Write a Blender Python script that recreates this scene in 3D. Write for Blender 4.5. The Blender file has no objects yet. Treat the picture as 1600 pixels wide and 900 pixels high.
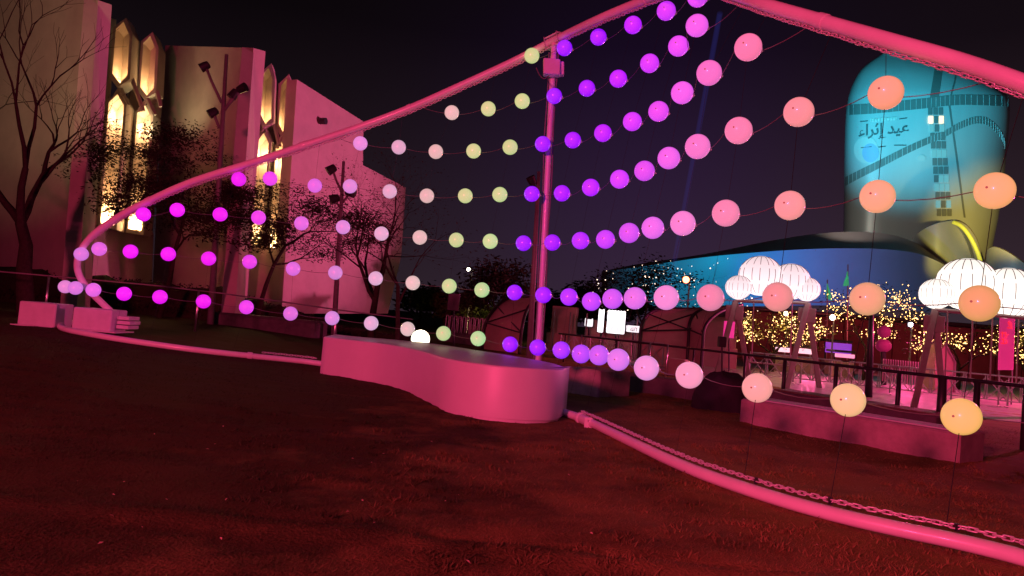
import bpy, math, random
import numpy as np
from mathutils import Vector, Matrix, noise

random.seed(7)
RNG = np.random.default_rng(7)
SC = bpy.context.scene
COL = SC.collection
R = math.radians

# ------------------------------------------------------------------ camera
FPX = 1150.0                       # focal length in pixels of a 1600 px wide frame
CAMPOS = Vector((0, 0, 1.5))
PITCH, ROLL = R(2.48), R(5.0)
_f = Vector((0, math.cos(PITCH), math.sin(PITCH)))
_r0 = Vector((1, 0, 0)); _u0 = Vector((0, -math.sin(PITCH), math.cos(PITCH)))
_r = _r0 * math.cos(ROLL) + _u0 * math.sin(ROLL)
_u = _u0 * math.cos(ROLL) - _r0 * math.sin(ROLL)
cam = bpy.data.cameras.new('camera'); cam.sensor_width = 36; cam.lens = 36 * FPX / 1600
cam.clip_start = 0.05; cam.clip_end = 3000
camo = bpy.data.objects.new('camera', cam); COL.objects.link(camo)
camo.matrix_world = Matrix(((_r.x, _u.x, -_f.x, CAMPOS.x), (_r.y, _u.y, -_f.y, CAMPOS.y), (_r.z, _u.z, -_f.z, CAMPOS.z), (0, 0, 0, 1)))
SC.camera = camo

# ------------------------------------------------------------------ night sky
W = bpy.data.worlds.new('World'); SC.world = W; W.use_nodes = True
nt = W.node_tree; nt.nodes.clear()
wo = nt.nodes.new('ShaderNodeOutputWorld'); bg = nt.nodes.new('ShaderNodeBackground')
tc = nt.nodes.new('ShaderNodeTexCoord'); sp = nt.nodes.new('ShaderNodeSeparateXYZ')
rp = nt.nodes.new('ShaderNodeValToRGB')
nt.links.new(tc.outputs['Generated'], sp.inputs[0]); nt.links.new(sp.outputs['Z'], rp.inputs[0])
els = rp.color_ramp.elements
els[0].position = 0.0; els[0].color = (0.038, 0.023, 0.032, 1)
els[1].position = 0.62; els[1].color = (0.0020, 0.0012, 0.0018, 1)
e = els.new(0.2); e.color = (0.0190, 0.0108, 0.0155, 1)
e = els.new(0.36); e.color = (0.0060, 0.0034, 0.0052, 1)
# light dome of the lit plaza (violet) low over the event site
vm = nt.nodes.new('ShaderNodeVectorMath'); vm.operation = 'DOT_PRODUCT'
nv = nt.nodes.new('ShaderNodeVectorMath'); nv.operation = 'NORMALIZE'
nt.links.new(tc.outputs['Generated'], nv.inputs[0]); nt.links.new(nv.outputs[0], vm.inputs[0])
dd = Vector((0.15, 1, 0.17)).normalized(); vm.inputs[1].default_value = dd
mx = nt.nodes.new('ShaderNodeMath'); mx.operation = 'MAXIMUM'; mx.inputs[1].default_value = 0
pw = nt.nodes.new('ShaderNodeMath'); pw.operation = 'POWER'; pw.inputs[1].default_value = 40
nt.links.new(vm.outputs['Value'], mx.inputs[0]); nt.links.new(mx.outputs[0], pw.inputs[0])
mc = nt.nodes.new('ShaderNodeMix'); mc.data_type = 'RGBA'; mc.blend_type = 'ADD'
nt.links.new(pw.outputs[0], mc.inputs['Factor']); nt.links.new(rp.outputs[0], mc.inputs['A'])
mc.inputs['B'].default_value = (0.007, 0.0005, 0.022, 1)
mr_ = nt.nodes.new('ShaderNodeMapRange'); mr_.inputs['From Min'].default_value = -0.35; mr_.inputs['From Max'].default_value = 0.45   # sky glow is weaker over the dark park on the left
mr_.inputs['To Min'].default_value = 0.50; mr_.inputs['To Max'].default_value = 1.10; nt.links.new(sp.outputs['X'], mr_.inputs['Value'])
ms_ = nt.nodes.new('ShaderNodeVectorMath'); ms_.operation = 'SCALE'; nt.links.new(mc.outputs['Result'], ms_.inputs[0]); nt.links.new(mr_.outputs[0], ms_.inputs['Scale'])
nt.links.new(ms_.outputs[0], bg.inputs['Color']); bg.inputs['Strength'].default_value = 1.0
nt.links.new(bg.outputs[0], wo.inputs[0])

# ------------------------------------------------------------------ sun (a faint moon) and the floodlights of the event
def lamp(name, typ, loc, target, power, color, size=0.3, spot=60, blend=0.4):
    d = bpy.data.lights.new(name, typ); d.color = color
    d.energy = power
    if typ == 'SPOT':
        d.spot_size = R(spot); d.spot_blend = blend; d.shadow_soft_size = size
    elif typ == 'POINT':
        d.shadow_soft_size = size
    elif typ == 'AREA':
        d.size = size
    o = bpy.data.objects.new(name, d); COL.objects.link(o); o.location = loc
    if target is not None:
        o.rotation_euler = (Vector(target) - Vector(loc)).to_track_quat('-Z', 'Y').to_euler()
    return o
sun = lamp('moon', 'SUN', (0, 0, 60), (10, 30, 0), 0.006, (0.8, 0.8, 1.0)); sun.data.angle = R(0.5)
PINK = (1.0, 0.060, 0.190)
lamp('stage_floodlight', 'SPOT', (-9.5, -9.5, 5.0), (2.0, 18, 4.2), 19500, PINK, 0.95, 104, 0.8)
lamp('facade_floodlight', 'SPOT', (30, 30, 5.0), (-11, 37, 9.0), 60000, (1.0, 0.14, 0.40), 0.5, 30, 0.9)

SC.view_settings.view_transform = 'Standard'; SC.view_settings.look = 'None'
SC.view_settings.gamma = 1; SC.view_settings.exposure = 0
SC.view_settings.use_curve_mapping = False
SC.cycles.use_denoising = True
SC.cycles.max_bounces = 6; SC.cycles.diffuse_bounces = 3; SC.cycles.glossy_bounces = 3
SC.cycles.sample_clamp_indirect = 4; SC.cycles.sample_clamp_direct = 0
SC.cycles.caustics_reflective = False; SC.cycles.caustics_refractive = False

# ================================================================== placing helpers
def P(px, py, z):
    return CAMPOS + (_f + _r * ((px - 800) / FPX) + _u * ((450 - py) / FPX)) * z
def proj(w):
    d = Vector(w) - CAMPOS; z = d.dot(_f)
    return 800 + FPX * d.dot(_r) / z, 450 - FPX * d.dot(_u) / z, z
def sstep(t):
    t = max(0.0, min(1.0, t)); return t * t * (3 - 2 * t)
def gh(x, y):
    """the lawn rises gently towards the left"""
    return 0.38 * sstep((-x - 2.0) / 9.0) * sstep((y - 6) / 9.0)
def G(px, py, h=0.0):
    d = _f + _r * ((px - 800) / FPX) + _u * ((450 - py) / FPX)
    z = 12.0
    for _ in range(40):
        p = CAMPOS + d * z
        z = max(2, min(400, (gh(p.x, p.y) + h - CAMPOS.z) / min(d.z, -1e-4)))
    return CAMPOS + d * z
def ground_at(px, z):
    """ground point below pixel column px at camera depth z"""
    lo, hi = 300.0, 1400.0
    for _ in range(50):
        m = (lo + hi) / 2; p = P(px, m, z)
        if p.z > gh(p.x, p.y): lo = m
        else: hi = m
    return P(px, lo, z)
def top_over(base, py):
    """point straight above base that shows at image row py"""
    lo, hi = -2.0, 60.0
    for _ in range(50):
        m = (lo + hi) / 2
        if proj(base + Vector((0, 0, m)))[1] > py: lo = m
        else: hi = m
    return base + Vector((0, 0, lo))
def catmull(pts, n=8):
    pts = [Vector(p) for p in pts]; q = [pts[0] * 2 - pts[1]] + pts + [pts[-1] * 2 - pts[-2]]
    out = []
    for i in range(1, len(q) - 2):
        a, b, c, d = q[i - 1], q[i], q[i + 1], q[i + 2]
        for k in range(n):
            t = k / n
            out.append(0.5 * ((2 * b) + (c - a) * t + (2 * a - 5 * b + 4 * c - d) * t * t + (3 * b - a - 3 * c + d) * t ** 3))
    out.append(pts[-1]); return out

# ================================================================== mesh helpers
WLOC = {}
class MB:
    def __init__(s): s.v = []; s.f = []
    def add(s, vs, fs):
        o = len(s.v); s.v += [tuple(v) for v in vs]; s.f += [tuple(i + o for i in f) for f in fs]; return s
    def box(s, c, size, ax=None):
        c = Vector(c); X, Y, Z = ax if ax else (Vector((1, 0, 0)), Vector((0, 1, 0)), Vector((0, 0, 1)))
        a, b, d = [k / 2 for k in size]
        vs = [c + X * (sx * a) + Y * (sy * b) + Z * (sz * d) for sz in (-1, 1) for sy in (-1, 1) for sx in (-1, 1)]
        return s.add(vs, [(0, 2, 3, 1), (4, 5, 7, 6), (0, 1, 5, 4), (2, 6, 7, 3), (0, 4, 6, 2), (1, 3, 7, 5)])
    def rbox(s, c, size, ax=None, b=0.02):
        """box with chamfered edges"""
        c = Vector(c); X, Y, Z = ax if ax else (Vector((1, 0, 0)), Vector((0, 1, 0)), Vector((0, 0, 1)))
        hx, hy, hz = [k / 2 for k in size]; vs = []
        def ring(x, y, z, cb):
            return [c + X * px + Y * py + Z * z for px, py in
                    ((-x + cb, -y), (x - cb, -y), (x, -y + cb), (x, y - cb), (x - cb, y), (-x + cb, y), (-x, y - cb), (-x, -y + cb))]
        for (x, y, z) in ((hx - b, hy - b, -hz), (hx, hy, -hz + b), (hx, hy, hz - b), (hx - b, hy - b, hz)):
            vs += ring(x, y, z, b)
        fs = [tuple(reversed(range(8))), tuple(range(24, 32))]
        for k in range(3):
            for i in range(8):
                j = (i + 1) % 8; fs.append((k * 8 + i, k * 8 + j, k * 8 + 8 + j, k * 8 + 8 + i))
        return s.add(vs, fs)
    def tube(s, pts, r, n=8, caps=True, closed=False):
        pts = [Vector(p) for p in pts]; m = len(pts)
        rs = r if isinstance(r, (list, tuple)) else [r] * m
        vs = []; up = None
        for i, p in enumerate(pts):
            if closed: t = pts[(i + 1) % m] - pts[i - 1]
            else: t = pts[min(i + 1, m - 1)] - pts[max(i - 1, 0)]
            if t.length < 1e-9: t = Vector((0, 0, 1))
            t.normalize()
            if up is None: up = Vector((0, 0, 1)) if abs(t.z) < 0.9 else Vector((1, 0, 0))
            a = t.cross(up)
            if a.length < 1e-6: a = t.orthogonal()
            a.normalize(); b = a.cross(t).normalized(); up = b
            for k in range(n):
                w = 2 * math.pi * k / n
                vs.append(p + (a * math.cos(w) + b * math.sin(w)) * rs[i])
        fs = []
        for i in range(m if closed else m - 1):
            i2 = (i + 1) % m
            for k in range(n):
                k2 = (k + 1) % n
                fs.append((i * n + k, i2 * n + k, i2 * n + k2, i * n + k2))
        if caps and not closed:
            fs.append(tuple(range(n))); fs.append(tuple(reversed(range((m - 1) * n, m * n))))
        return s.add(vs, fs)
    def prism(s, poly, vec):
        poly = [Vector(p) for p in poly]; vec = Vector(vec); n = len(poly)
        vs = poly + [p + vec for p in poly]
        fs = [tuple(range(n)), tuple(reversed(range(n, 2 * n)))]
        for i in range(n):
            j = (i + 1) % n; fs.append((i, n + i, n + j, j))
        return s.add(vs, fs)
    def sphere(s, c, r, nu=16, nv=10, ax=None, sq=(1, 1, 1)):
        c = Vector(c); X, Y, Z = ax if ax else (Vector((1, 0, 0)), Vector((0, 1, 0)), Vector((0, 0, 1)))
        vs = [c - Z * r * sq[2]]
        for j in range(1, nv):
            th = math.pi * j / nv
            for i in range(nu):
                ph = 2 * math.pi * i / nu
                vs.append(c + X * (r * sq[0] * math.sin(th) * math.cos(ph)) + Y * (r * sq[1] * math.sin(th) * math.sin(ph)) - Z * (r * sq[2] * math.cos(th)))
        vs.append(c + Z * r * sq[2]); fs = []
        for i in range(nu):
            fs.append((0, 1 + (i + 1) % nu, 1 + i)); last = 1 + (nv - 2) * nu
            fs.append((len(vs) - 1, last + i, last + (i + 1) % nu))
        for j in range(nv - 2):
            for i in range(nu):
                a = 1 + j * nu + i; b = 1 + j * nu + (i + 1) % nu
                fs.append((a, b, b + nu, a + nu))
        return s.add(vs, fs)
    def grid(s, rows):
        m, n = len(rows), len(rows[0]); vs = [v for r_ in rows for v in r_]
        return s.add(vs, [(i * n + j, i * n + j + 1, (i + 1) * n + j + 1, (i + 1) * n + j) for i in range(m - 1) for j in range(n - 1)])
    def build(s, name, material, parent=None, smooth=False, label=None, cat=None, group=None, kind=None, origin=None, autosmooth=None):
        me = bpy.data.meshes.new(name)
        if parent is not None: o0 = WLOC[parent.name]
        elif origin is not None: o0 = Vector(origin)
        else:
            a = np.array(s.v); o0 = Vector(((a[:, 0].min() + a[:, 0].max()) / 2, (a[:, 1].min() + a[:, 1].max()) / 2, a[:, 2].min()))
        me.from_pydata([(v[0] - o0.x, v[1] - o0.y, v[2] - o0.z) for v in s.v], [], s.f)
        me.materials.append(material)
        if smooth:
            me.polygons.foreach_set('use_smooth', [True] * len(me.polygons))
            if autosmooth: me.set_sharp_from_angle(angle=R(autosmooth))
        me.update()
        o = bpy.data.objects.new(name, me); COL.objects.link(o)
        if parent is not None: o.parent = parent
        else: o.location = o0
        WLOC[o.name] = o0
        tag(o, label, cat, group, kind); return o
def tag(o, label=None, cat=None, group=None, kind=None):
    if label: o['label'] = label
    if cat: o['category'] = cat
    if group: o['group'] = group
    if kind: o['kind'] = kind
    return o
def empty(name, loc, label=None, cat=None, group=None):
    o = bpy.data.objects.new(name, None); COL.objects.link(o); o.location = loc; o.empty_display_size = 0.2
    WLOC[o.name] = Vector(loc); tag(o, label, cat, group); return o
def copy_tree(src, loc, rz=None, label=None, parent=None):
    c = src.copy(); COL.objects.link(c)
    if parent is None:
        c.location = loc
        if rz is not None: c.rotation_euler = (0, 0, rz)
    else: c.parent = parent
    if label: c['label'] = label
    for ch in src.children: copy_tree(ch, None, None, None, c)
    return c
def axes_from(x):
    x = Vector(x).normalized(); z = Vector((0, 0, 1)); y = z.cross(x).normalized(); z = x.cross(y); return x, y, z
def cnv(r, g, b):
    def l(c):
        c /= 255.0
        return c / 12.92 if c <= 0.04045 else ((c + 0.055) / 1.055) ** 2.4
    return (l(r), l(g), l(b))

# ================================================================== materials
def material(name, color, rough=0.6, metal=0.0, var=0.0, scale=6.0, bump=0.0, bscale=60.0, emit=None, estr=0.0, coat=0.0, spec=0.5, color2=None, stretch=None):
    m = bpy.data.materials.new(name); m.use_nodes = True
    n = m.node_tree; b = n.nodes['Principled BSDF']
    b.inputs['Base Color'].default_value = (*color, 1); b.inputs['Roughness'].default_value = rough
    b.inputs['Metallic'].default_value = metal; b.inputs['Specular IOR Level'].default_value = spec
    b.inputs['Coat Weight'].default_value = coat; b.inputs['Coat Roughness'].default_value = 0.08
    if emit:
        b.inputs['Emission Color'].default_value = (*emit, 1); b.inputs['Emission Strength'].default_value = estr
    t = None
    if var or bump or color2:
        t = n.nodes.new('ShaderNodeTexCoord')
        src = t.outputs['Object']
        if stretch:
            mp = n.nodes.new('ShaderNodeMapping'); mp.inputs['Scale'].default_value = stretch
            n.links.new(src, mp.inputs[0]); src = mp.outputs[0]
    if var or color2:
        no = n.nodes.new('ShaderNodeTexNoise'); no.inputs['Scale'].default_value = scale; no.inputs['Detail'].default_value = 6
        no.inputs['Roughness'].default_value = 0.65
        n.links.new(src, no.inputs['Vector'])
        cr = n.nodes.new('ShaderNodeValToRGB')
        c2 = color2 if color2 else tuple(min(1, c * (1 + var)) for c in color)
        c1 = color if color2 else tuple(c * (1 - var) for c in color)
        cr.color_ramp.elements[0].position = 0.32; cr.color_ramp.elements[0].color = (*c1, 1)
        cr.color_ramp.elements[1].position = 0.68; cr.color_ramp.elements[1].color = (*c2, 1)
        n.links.new(no.outputs['Fac'], cr.inputs[0]); n.links.new(cr.outputs[0], b.inputs['Base Color'])
    if bump:
        nb = n.nodes.new('ShaderNodeTexNoise'); nb.inputs['Scale'].default_value = bscale; nb.inputs['Detail'].default_value = 4
        n.links.new(src, nb.inputs['Vector'])
        bp = n.nodes.new('ShaderNodeBump'); bp.inputs['Strength'].default_value = bump; bp.inputs['Distance'].default_value = 0.02
        n.links.new(nb.outputs['Fac'], bp.inputs['Height']); n.links.new(bp.outputs[0], b.inputs['Normal'])
    return m
def glow(name, color, strength=1.0):
    return material(name, (0.5, 0.5, 0.5), 0.5, emit=color, estr=strength)

M = {}
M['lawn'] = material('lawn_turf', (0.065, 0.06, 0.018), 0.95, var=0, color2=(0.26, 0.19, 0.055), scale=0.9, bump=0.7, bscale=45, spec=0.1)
def shade_gradient(m, a, b):  # weaker light on the left lawn, painted into the grass colour
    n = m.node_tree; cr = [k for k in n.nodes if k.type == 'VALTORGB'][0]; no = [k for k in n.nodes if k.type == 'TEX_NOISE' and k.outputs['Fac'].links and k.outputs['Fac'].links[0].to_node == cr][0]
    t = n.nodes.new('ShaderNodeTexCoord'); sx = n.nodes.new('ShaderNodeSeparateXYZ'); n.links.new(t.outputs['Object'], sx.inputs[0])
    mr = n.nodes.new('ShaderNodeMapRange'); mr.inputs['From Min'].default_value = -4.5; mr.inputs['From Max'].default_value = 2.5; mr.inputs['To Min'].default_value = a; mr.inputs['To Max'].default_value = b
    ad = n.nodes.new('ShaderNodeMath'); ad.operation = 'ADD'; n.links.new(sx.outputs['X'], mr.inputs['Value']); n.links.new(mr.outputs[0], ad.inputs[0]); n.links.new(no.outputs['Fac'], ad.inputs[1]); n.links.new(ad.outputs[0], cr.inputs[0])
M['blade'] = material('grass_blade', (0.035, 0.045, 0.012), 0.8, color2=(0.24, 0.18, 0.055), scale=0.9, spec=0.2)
M['tube'] = material('white_coated_steel', (0.78, 0.77, 0.77), 0.34, var=0.05, scale=3, bump=0.05, bscale=30, coat=0.1)
M['steel'] = material('galvanised_steel', (0.62, 0.62, 0.64), 0.35, metal=0.6, var=0.15, scale=20)
M['chain'] = material('zinc_chain', (0.72, 0.70, 0.70), 0.35, metal=0.3)
M['wire'] = material('wire_rope', (0.03, 0.03, 0.03), 0.45, metal=0.5)
M['cable'] = material('lamp_cable', (0.16, 0.15, 0.15), 0.5)
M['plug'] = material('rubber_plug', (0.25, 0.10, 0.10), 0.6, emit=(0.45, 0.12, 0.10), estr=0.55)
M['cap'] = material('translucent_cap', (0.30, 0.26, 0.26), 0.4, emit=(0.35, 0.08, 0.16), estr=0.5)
M['clip'] = material('black_clip', (0.02, 0.02, 0.02), 0.5)
M['bench'] = material('white_moulded_resin', (0.66, 0.65, 0.65), 0.42, var=0.03, scale=2.0, bump=0.04, bscale=14)
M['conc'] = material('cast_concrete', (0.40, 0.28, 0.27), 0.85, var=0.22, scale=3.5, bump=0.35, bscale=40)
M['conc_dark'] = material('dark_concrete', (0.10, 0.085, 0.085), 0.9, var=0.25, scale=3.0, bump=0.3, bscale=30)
M['block'] = material('white_ballast_block', (0.62, 0.60, 0.60), 0.7, var=0.08, scale=4.0, bump=0.15, bscale=50)
M['stone'] = material('facade_limestone', (0.46, 0.40, 0.33), 0.9, var=0.08, scale=1.2, bump=0.1, bscale=20)
M['niche'] = material('niche_plaster', (0.70, 0.60, 0.50), 0.8, var=0.05, scale=2)
M['bark'] = material('dark_bark', (0.040, 0.030, 0.024), 0.95, var=0.3, scale=9, bump=0.5, bscale=35, spec=0.1)
M['leaf'] = material('dull_leaf', (0.016, 0.020, 0.008), 0.8, color2=(0.040, 0.038, 0.015), scale=0.8, spec=0.2)
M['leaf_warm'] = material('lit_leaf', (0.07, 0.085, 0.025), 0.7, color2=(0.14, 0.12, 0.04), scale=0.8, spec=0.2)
M['dark'] = material('black_painted_steel', (0.025, 0.022, 0.025), 0.45, var=0.1, scale=10)
M['grey'] = material('grey_painted_steel', (0.20, 0.18, 0.18), 0.5, var=0.1, scale=8)
M['inox'] = material('brushed_stainless', (0.65, 0.64, 0.63), 0.28, metal=0.9)
M['barrier'] = material('barrier_aluminium', (0.46, 0.43, 0.43), 0.45, metal=0.4)
M['plaza'] = material('plaza_stone', (0.20, 0.18, 0.18), 0.45, var=0.25, scale=1.4, bump=0.2, bscale=12)
M['canvas'] = material('tan_canvas', (0.45, 0.33, 0.27), 0.85, var=0.12, scale=1.5)
M['frame_white'] = material('white_timber', (0.34, 0.29, 0.27), 0.6, var=0.08, scale=5)
M['metalclad'] = material('steel_tube_cladding', (0.50, 0.53, 0.55), 0.38, metal=0.15, var=0.12, scale=0.05, stretch=(1, 1, 0.12))
M['glassband'] = material('dark_window_glass', (0.17, 0.18, 0.18), 0.3, spec=0.6)
M['shell'] = material('dark_shell_cladding', (0.42, 0.42, 0.44), 0.45, var=0.08, scale=0.05)

shade_gradient(M['lawn'], -.40, .16); shade_gradient(M['blade'], -.42, .17)
# ================================================================== ground
def axis_vals(lo, hi, mid_lo, mid_hi, step, grow=1.18):
    v = list(np.arange(mid_lo, mid_hi + 1e-6, step)); s_ = step; x = mid_hi
    while x < hi: s_ *= grow; x += s_; v.append(x)
    s_ = step; x = mid_lo; pre = []
    while x > lo: s_ *= grow; x -= s_; pre.append(x)
    return np.array(pre[::-1] + v)
def bumps(x, y):
    f = sstep((30 - y) / 12) * sstep((34 - abs(x)) / 10)
    if f <= 0: return 0.0
    b = noise.noise((x * 0.55, y * 1.3, 1.3)) * 0.022 + noise.noise((x * 1.5, y * 3.2, 7.7)) * 0.022 + noise.noise((x * 5, y * 8, 3.7)) * 0.012
    # turf seam in the foreground
    sy = 5.05 - 0.055 * x + 0.06 * noise.noise((x * 1.7, 0, 0))
    dseam = y - sy
    if -0.45 < dseam < 0.08 and x < 2.2: b -= 0.05 * sstep(1 - abs(dseam + 0.02) / 0.12) * sstep(.5 + 1.6 * noise.noise((x * 1.1, 5.5, 0))) ; b += 0.035 * sstep(1 - abs(dseam + 0.2) / 0.25)
    return b * f
def lawn_tone(x, y): return 0
xs = axis_vals(-900, 900, -16, 16, 0.13); ys = axis_vals(-200, 1500, 2.6, 24, 0.09)
rows = [[(x, y, gh(x, y) + bumps(x, y)) for x in xs] for y in ys]
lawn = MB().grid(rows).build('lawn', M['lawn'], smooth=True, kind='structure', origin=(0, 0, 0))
tag(lawn, 'dark red lit lawn spreading across the foreground')

# grass: short matted blades, uncountable
bv, bf = [], []
def blades(n, y0, y1, h0, h1, w):
    for _ in range(n):
        y = y0 + (y1 - y0) * random.random(); half = 0.74 * y + 1.2
        x = random.uniform(-half, half)
        c = noise.noise((x * 0.9, y * 1.6, 9.0)) + 0.5 * noise.noise((x * 3.0, y * 4.5, 2.0))
        if random.random() > 0.55 + 0.9 * c: continue
        z = gh(x, y) + bumps(x, y) - 0.004
        a = random.random() * 6.283; h = random.uniform(h0, h1); l = random.uniform(0.4, 1.6) * h; la = random.gauss(0.4, 1.2)
        dx, dy = math.cos(a) * w / 2, math.sin(a) * w / 2; i = len(bv)
        bv.extend(((x - dx, y - dy, z), (x + dx, y + dy, z), (x + math.cos(la) * l, y + math.sin(la) * l, z + h * 0.8)))
        bf.append((i, i + 1, i + 2))
blades(120000, 3.4, 6.2, 0.012, 0.034, 0.005)
blades(100000, 6.2, 10, 0.014, 0.038, 0.008)
blades(45000, 10, 17, 0.015, 0.036, 0.014)
for _ in range(620):                      # longer dry tufts
    y0 = random.uniform(4.2, 10.5); x0 = random.uniform(-.35, .72) * y0
    if noise.noise((x0 * .8, y0 * .8, 21.0)) < -.05: continue
    for k in range(16):
        x = x0 + random.gauss(0, .05); y = y0 + random.gauss(0, .03); z = gh(x, y) + bumps(x, y) - .004; h = random.uniform(.02, .055); la = random.random() * 6.283; l = random.uniform(.3, 1.3) * h
        a = random.random() * 6.283; w = .0035 + .0006 * y0; dx, dy = math.cos(a) * w, math.sin(a) * w; i = len(bv)
        bv.extend(((x - dx, y - dy, z), (x + dx, y + dy, z), (x + math.cos(la) * l, y + math.sin(la) * l, z + h))); bf.append((i, i + 1, i + 2))
mb = MB(); mb.v, mb.f = bv, bf
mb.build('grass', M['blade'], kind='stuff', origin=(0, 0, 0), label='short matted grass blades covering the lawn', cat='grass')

# paved plaza behind the railing
pz = [ground_at(930, 34), ground_at(1900, 15.5), ground_at(2300, 60), ground_at(1000, 75)]
mb = MB(); n = 14
mb.grid([[pz[0].lerp(pz[3], i / n).lerp(pz[1].lerp(pz[2], i / n), j / n) + Vector((0, 0, 0.012)) for j in range(n + 1)] for i in range(n + 1)])
plaza = mb.build('plaza_pavement', M['plaza'], kind='structure', origin=(0, 0, 0))
mb = MB()
for i in range(1, 30):                      # paving joints as recessed dark strips are too fine; band courses of darker setts
    a = pz[0].lerp(pz[3], i / 30); b = pz[1].lerp(pz[2], i / 30); mb.add([a + Vector((0, 0, .018)), b + Vector((0, 0, .018)), b + Vector((0, .07, .018)), a + Vector((0, .07, .018))], [(0, 1, 2, 3)])
mb.build('paving_band', M['conc_dark'], plaza)

# ================================================================== the arch frame
ARCH = [(186, 499, 17.6), (160, 474, 17.5), (138, 452, 17.3), (124, 430, 17.2), (121, 410, 17.1), (128, 389, 17.0), (148, 365, 16.9), (185, 339, 16.7),
        (224, 318, 16.5), (300, 284, 16.3), (400, 252, 16.2), (500, 219, 16.1), (563, 198, 16.0), (640, 169, 15.9), (706, 140, 15.7), (800, 97, 15.35),
        (866, 63, 14.95), (935, 30, 13.6), (1000, 3, 12.7), (1050, -15, 11.7), (1100, -20, 10.6), (1150, -7, 9.4), (1200, 9, 8.6), (1300, 38, 7.7),
        (1400, 67, 6.95), (1500, 96, 6.5), (1600, 131, 6.1), (1720, 178, 5.8), (1850, 235, 5.6), (2050, 345, 5.5), (2220, 480, 5.5), (2310, 640, 5.45), (2330, 800, 5.4), (2330, 945, 5.4)]
arch = catmull([P(*a) for a in ARCH], 7)
GT = [(2325, 945), (2220, 965), (2020, 960), (1850, 938), (1700, 905), (1600, 872), (1500, 847), (1400, 826), (1300, 803), (1200, 775), (1100, 741), (1040, 716), (1000, 697), (950, 673), (920, 659), (885, 646),
      (790, 622), (700, 604), (600, 584), (500, 568), (450, 562), (390, 556), (300, 546), (200, 532), (140, 522), (105, 515), (94, 510), (104, 505), (130, 502), (165, 502)]
gtube = catmull([G(a, b, 0.075) for a, b in GT], 6)
AR, GR = 0.077, 0.063
frame = empty('arch_frame', G(1000, 690), 'large pink-lit tubular steel arch sweeping over the lawn with its ground tube', 'arch')
MB().tube(arch, AR, 16).build('arch_tube', M['tube'], frame, smooth=True)
MB().tube(gtube, GR, 14).build('ground_tube', M['tube'], frame, smooth=True)
pt, pb = P(866, 66, 14.95), ground_at(838, 14.95) + Vector((0, 0, -0.1))
post = MB().tube([pt, pt.lerp(pb, .5), pb], 0.060, 14).build('post', M['tube'], frame, smooth=True, autosmooth=50)
side = _r * 1.0
for k, (o1, o2) in enumerate(((-.095, -.075), (.082, .075))):
    a = pt + side * o1 + (pb - pt) * .03 - _f * .03; b = pb + side * o2 - _f * .03
    mid = [a.lerp(b, t) + side * .012 * math.sin(t * 19 + k) for t in [i / 14 for i in range(15)]]
    MB().tube(mid, 0.014, 6).build('conduit', M['grey'], post)
def ar(px):            # nearest arch index to a pixel column (right of the left bend)
    return min(range(45, len(arch)), key=lambda i: abs(proj(arch[i])[0] - px))
i0 = ar(866); td = (arch[i0 + 1] - arch[i0 - 1]).normalized()
nrm = td.cross(_f).normalized(); nrm = nrm if nrm.z > 0 else -nrm
ax = (td, _f.cross(td).normalized().cross(td), nrm)
mb = MB().rbox(arch[i0] + nrm * .093, (.40, .18, .025), (td, td.cross(nrm), nrm), .008).rbox(arch[i0] - nrm * .125, (.42, .19, .025), (td, td.cross(nrm), nrm), .008)
clampo = mb.build('clamp_plate', M['tube'], frame)
for sx in (-.18, .18):
    for sy in (-.095, .095):
        c = arch[i0] + td * sx + td.cross(nrm) * sy
        MB().tube([c + nrm * .12, c - nrm * .16], .012, 6).build('clamp_bolt', M['steel'], clampo)
jb = P(862, 106, 14.72)
box = MB().rbox(jb, (.34, .24, .31), (_r * math.cos(.06) + _f * .25, _f, _u), .015).build('junction_box', M['tube'], frame)
MB().rbox(jb + _r * .2 + _f * .1, (.1, .2, .26), (_r, _f, _u), .012).build('box_lid', M['tube'], box)
MB().tube(catmull([P(838, 106, 14.5), P(843, 117, 14.4), P(850, 123, 14.3), P(858, 118, 14.3)], 5), .010, 6).build('cable_tail', M['cable'], box)
def gi(px): return min(range(len(gtube) - 24), key=lambda i: abs(proj(gtube[i])[0] - px))
for px, w, rr in ((389, .10, 1.35), (917, .34, 1.22), (905, .06, 1.45)):
    i = gi(px); d = (gtube[i + 1] - gtube[i - 1]).normalized()
    MB().tube([gtube[i] - d * w / 2, gtube[i] + d * w / 2], GR * rr, 14).build('coupling', M['tube'], frame, smooth=True, autosmooth=40)
i = gi(921); c = gtube[i]; br = MB().rbox(c + Vector((-.02, -.13, -.02)), (.12, .02, .20), None, .006).build('stake_bracket', M['tube'], frame)
MB().tube([c + Vector((-.02, -.155, .03)), c + Vector((-.02, -.10, .03))], .018, 8).build('bracket_bolt', M['steel'], br)
for px, w in ((467, .10), (640, .05), (1010, .07), (1285, .06), (235, .06)):     # sleeve joints of the arch tube
    i = ar(px); d = (arch[i + 1] - arch[i - 1]).normalized(); rr = .080
    MB().tube([arch[i] - d * w, arch[i] - d * w * .9, arch[i] + d * w * .9, arch[i] + d * w], [rr * 1.01, rr * 1.09, rr * 1.09, rr * 1.01], 16).build('sleeve_joint', M['tube'], frame, smooth=True, autosmooth=35)
for px in (1005, 1303, 1495, 1178):     # black cable clips where the vertical wires meet the ground tube
    i = gi(px); MB().box(gtube[i] + Vector((0, .05, .10)), (.03, .03, .06)).build('wire_clip', M['clip'], frame)

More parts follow.
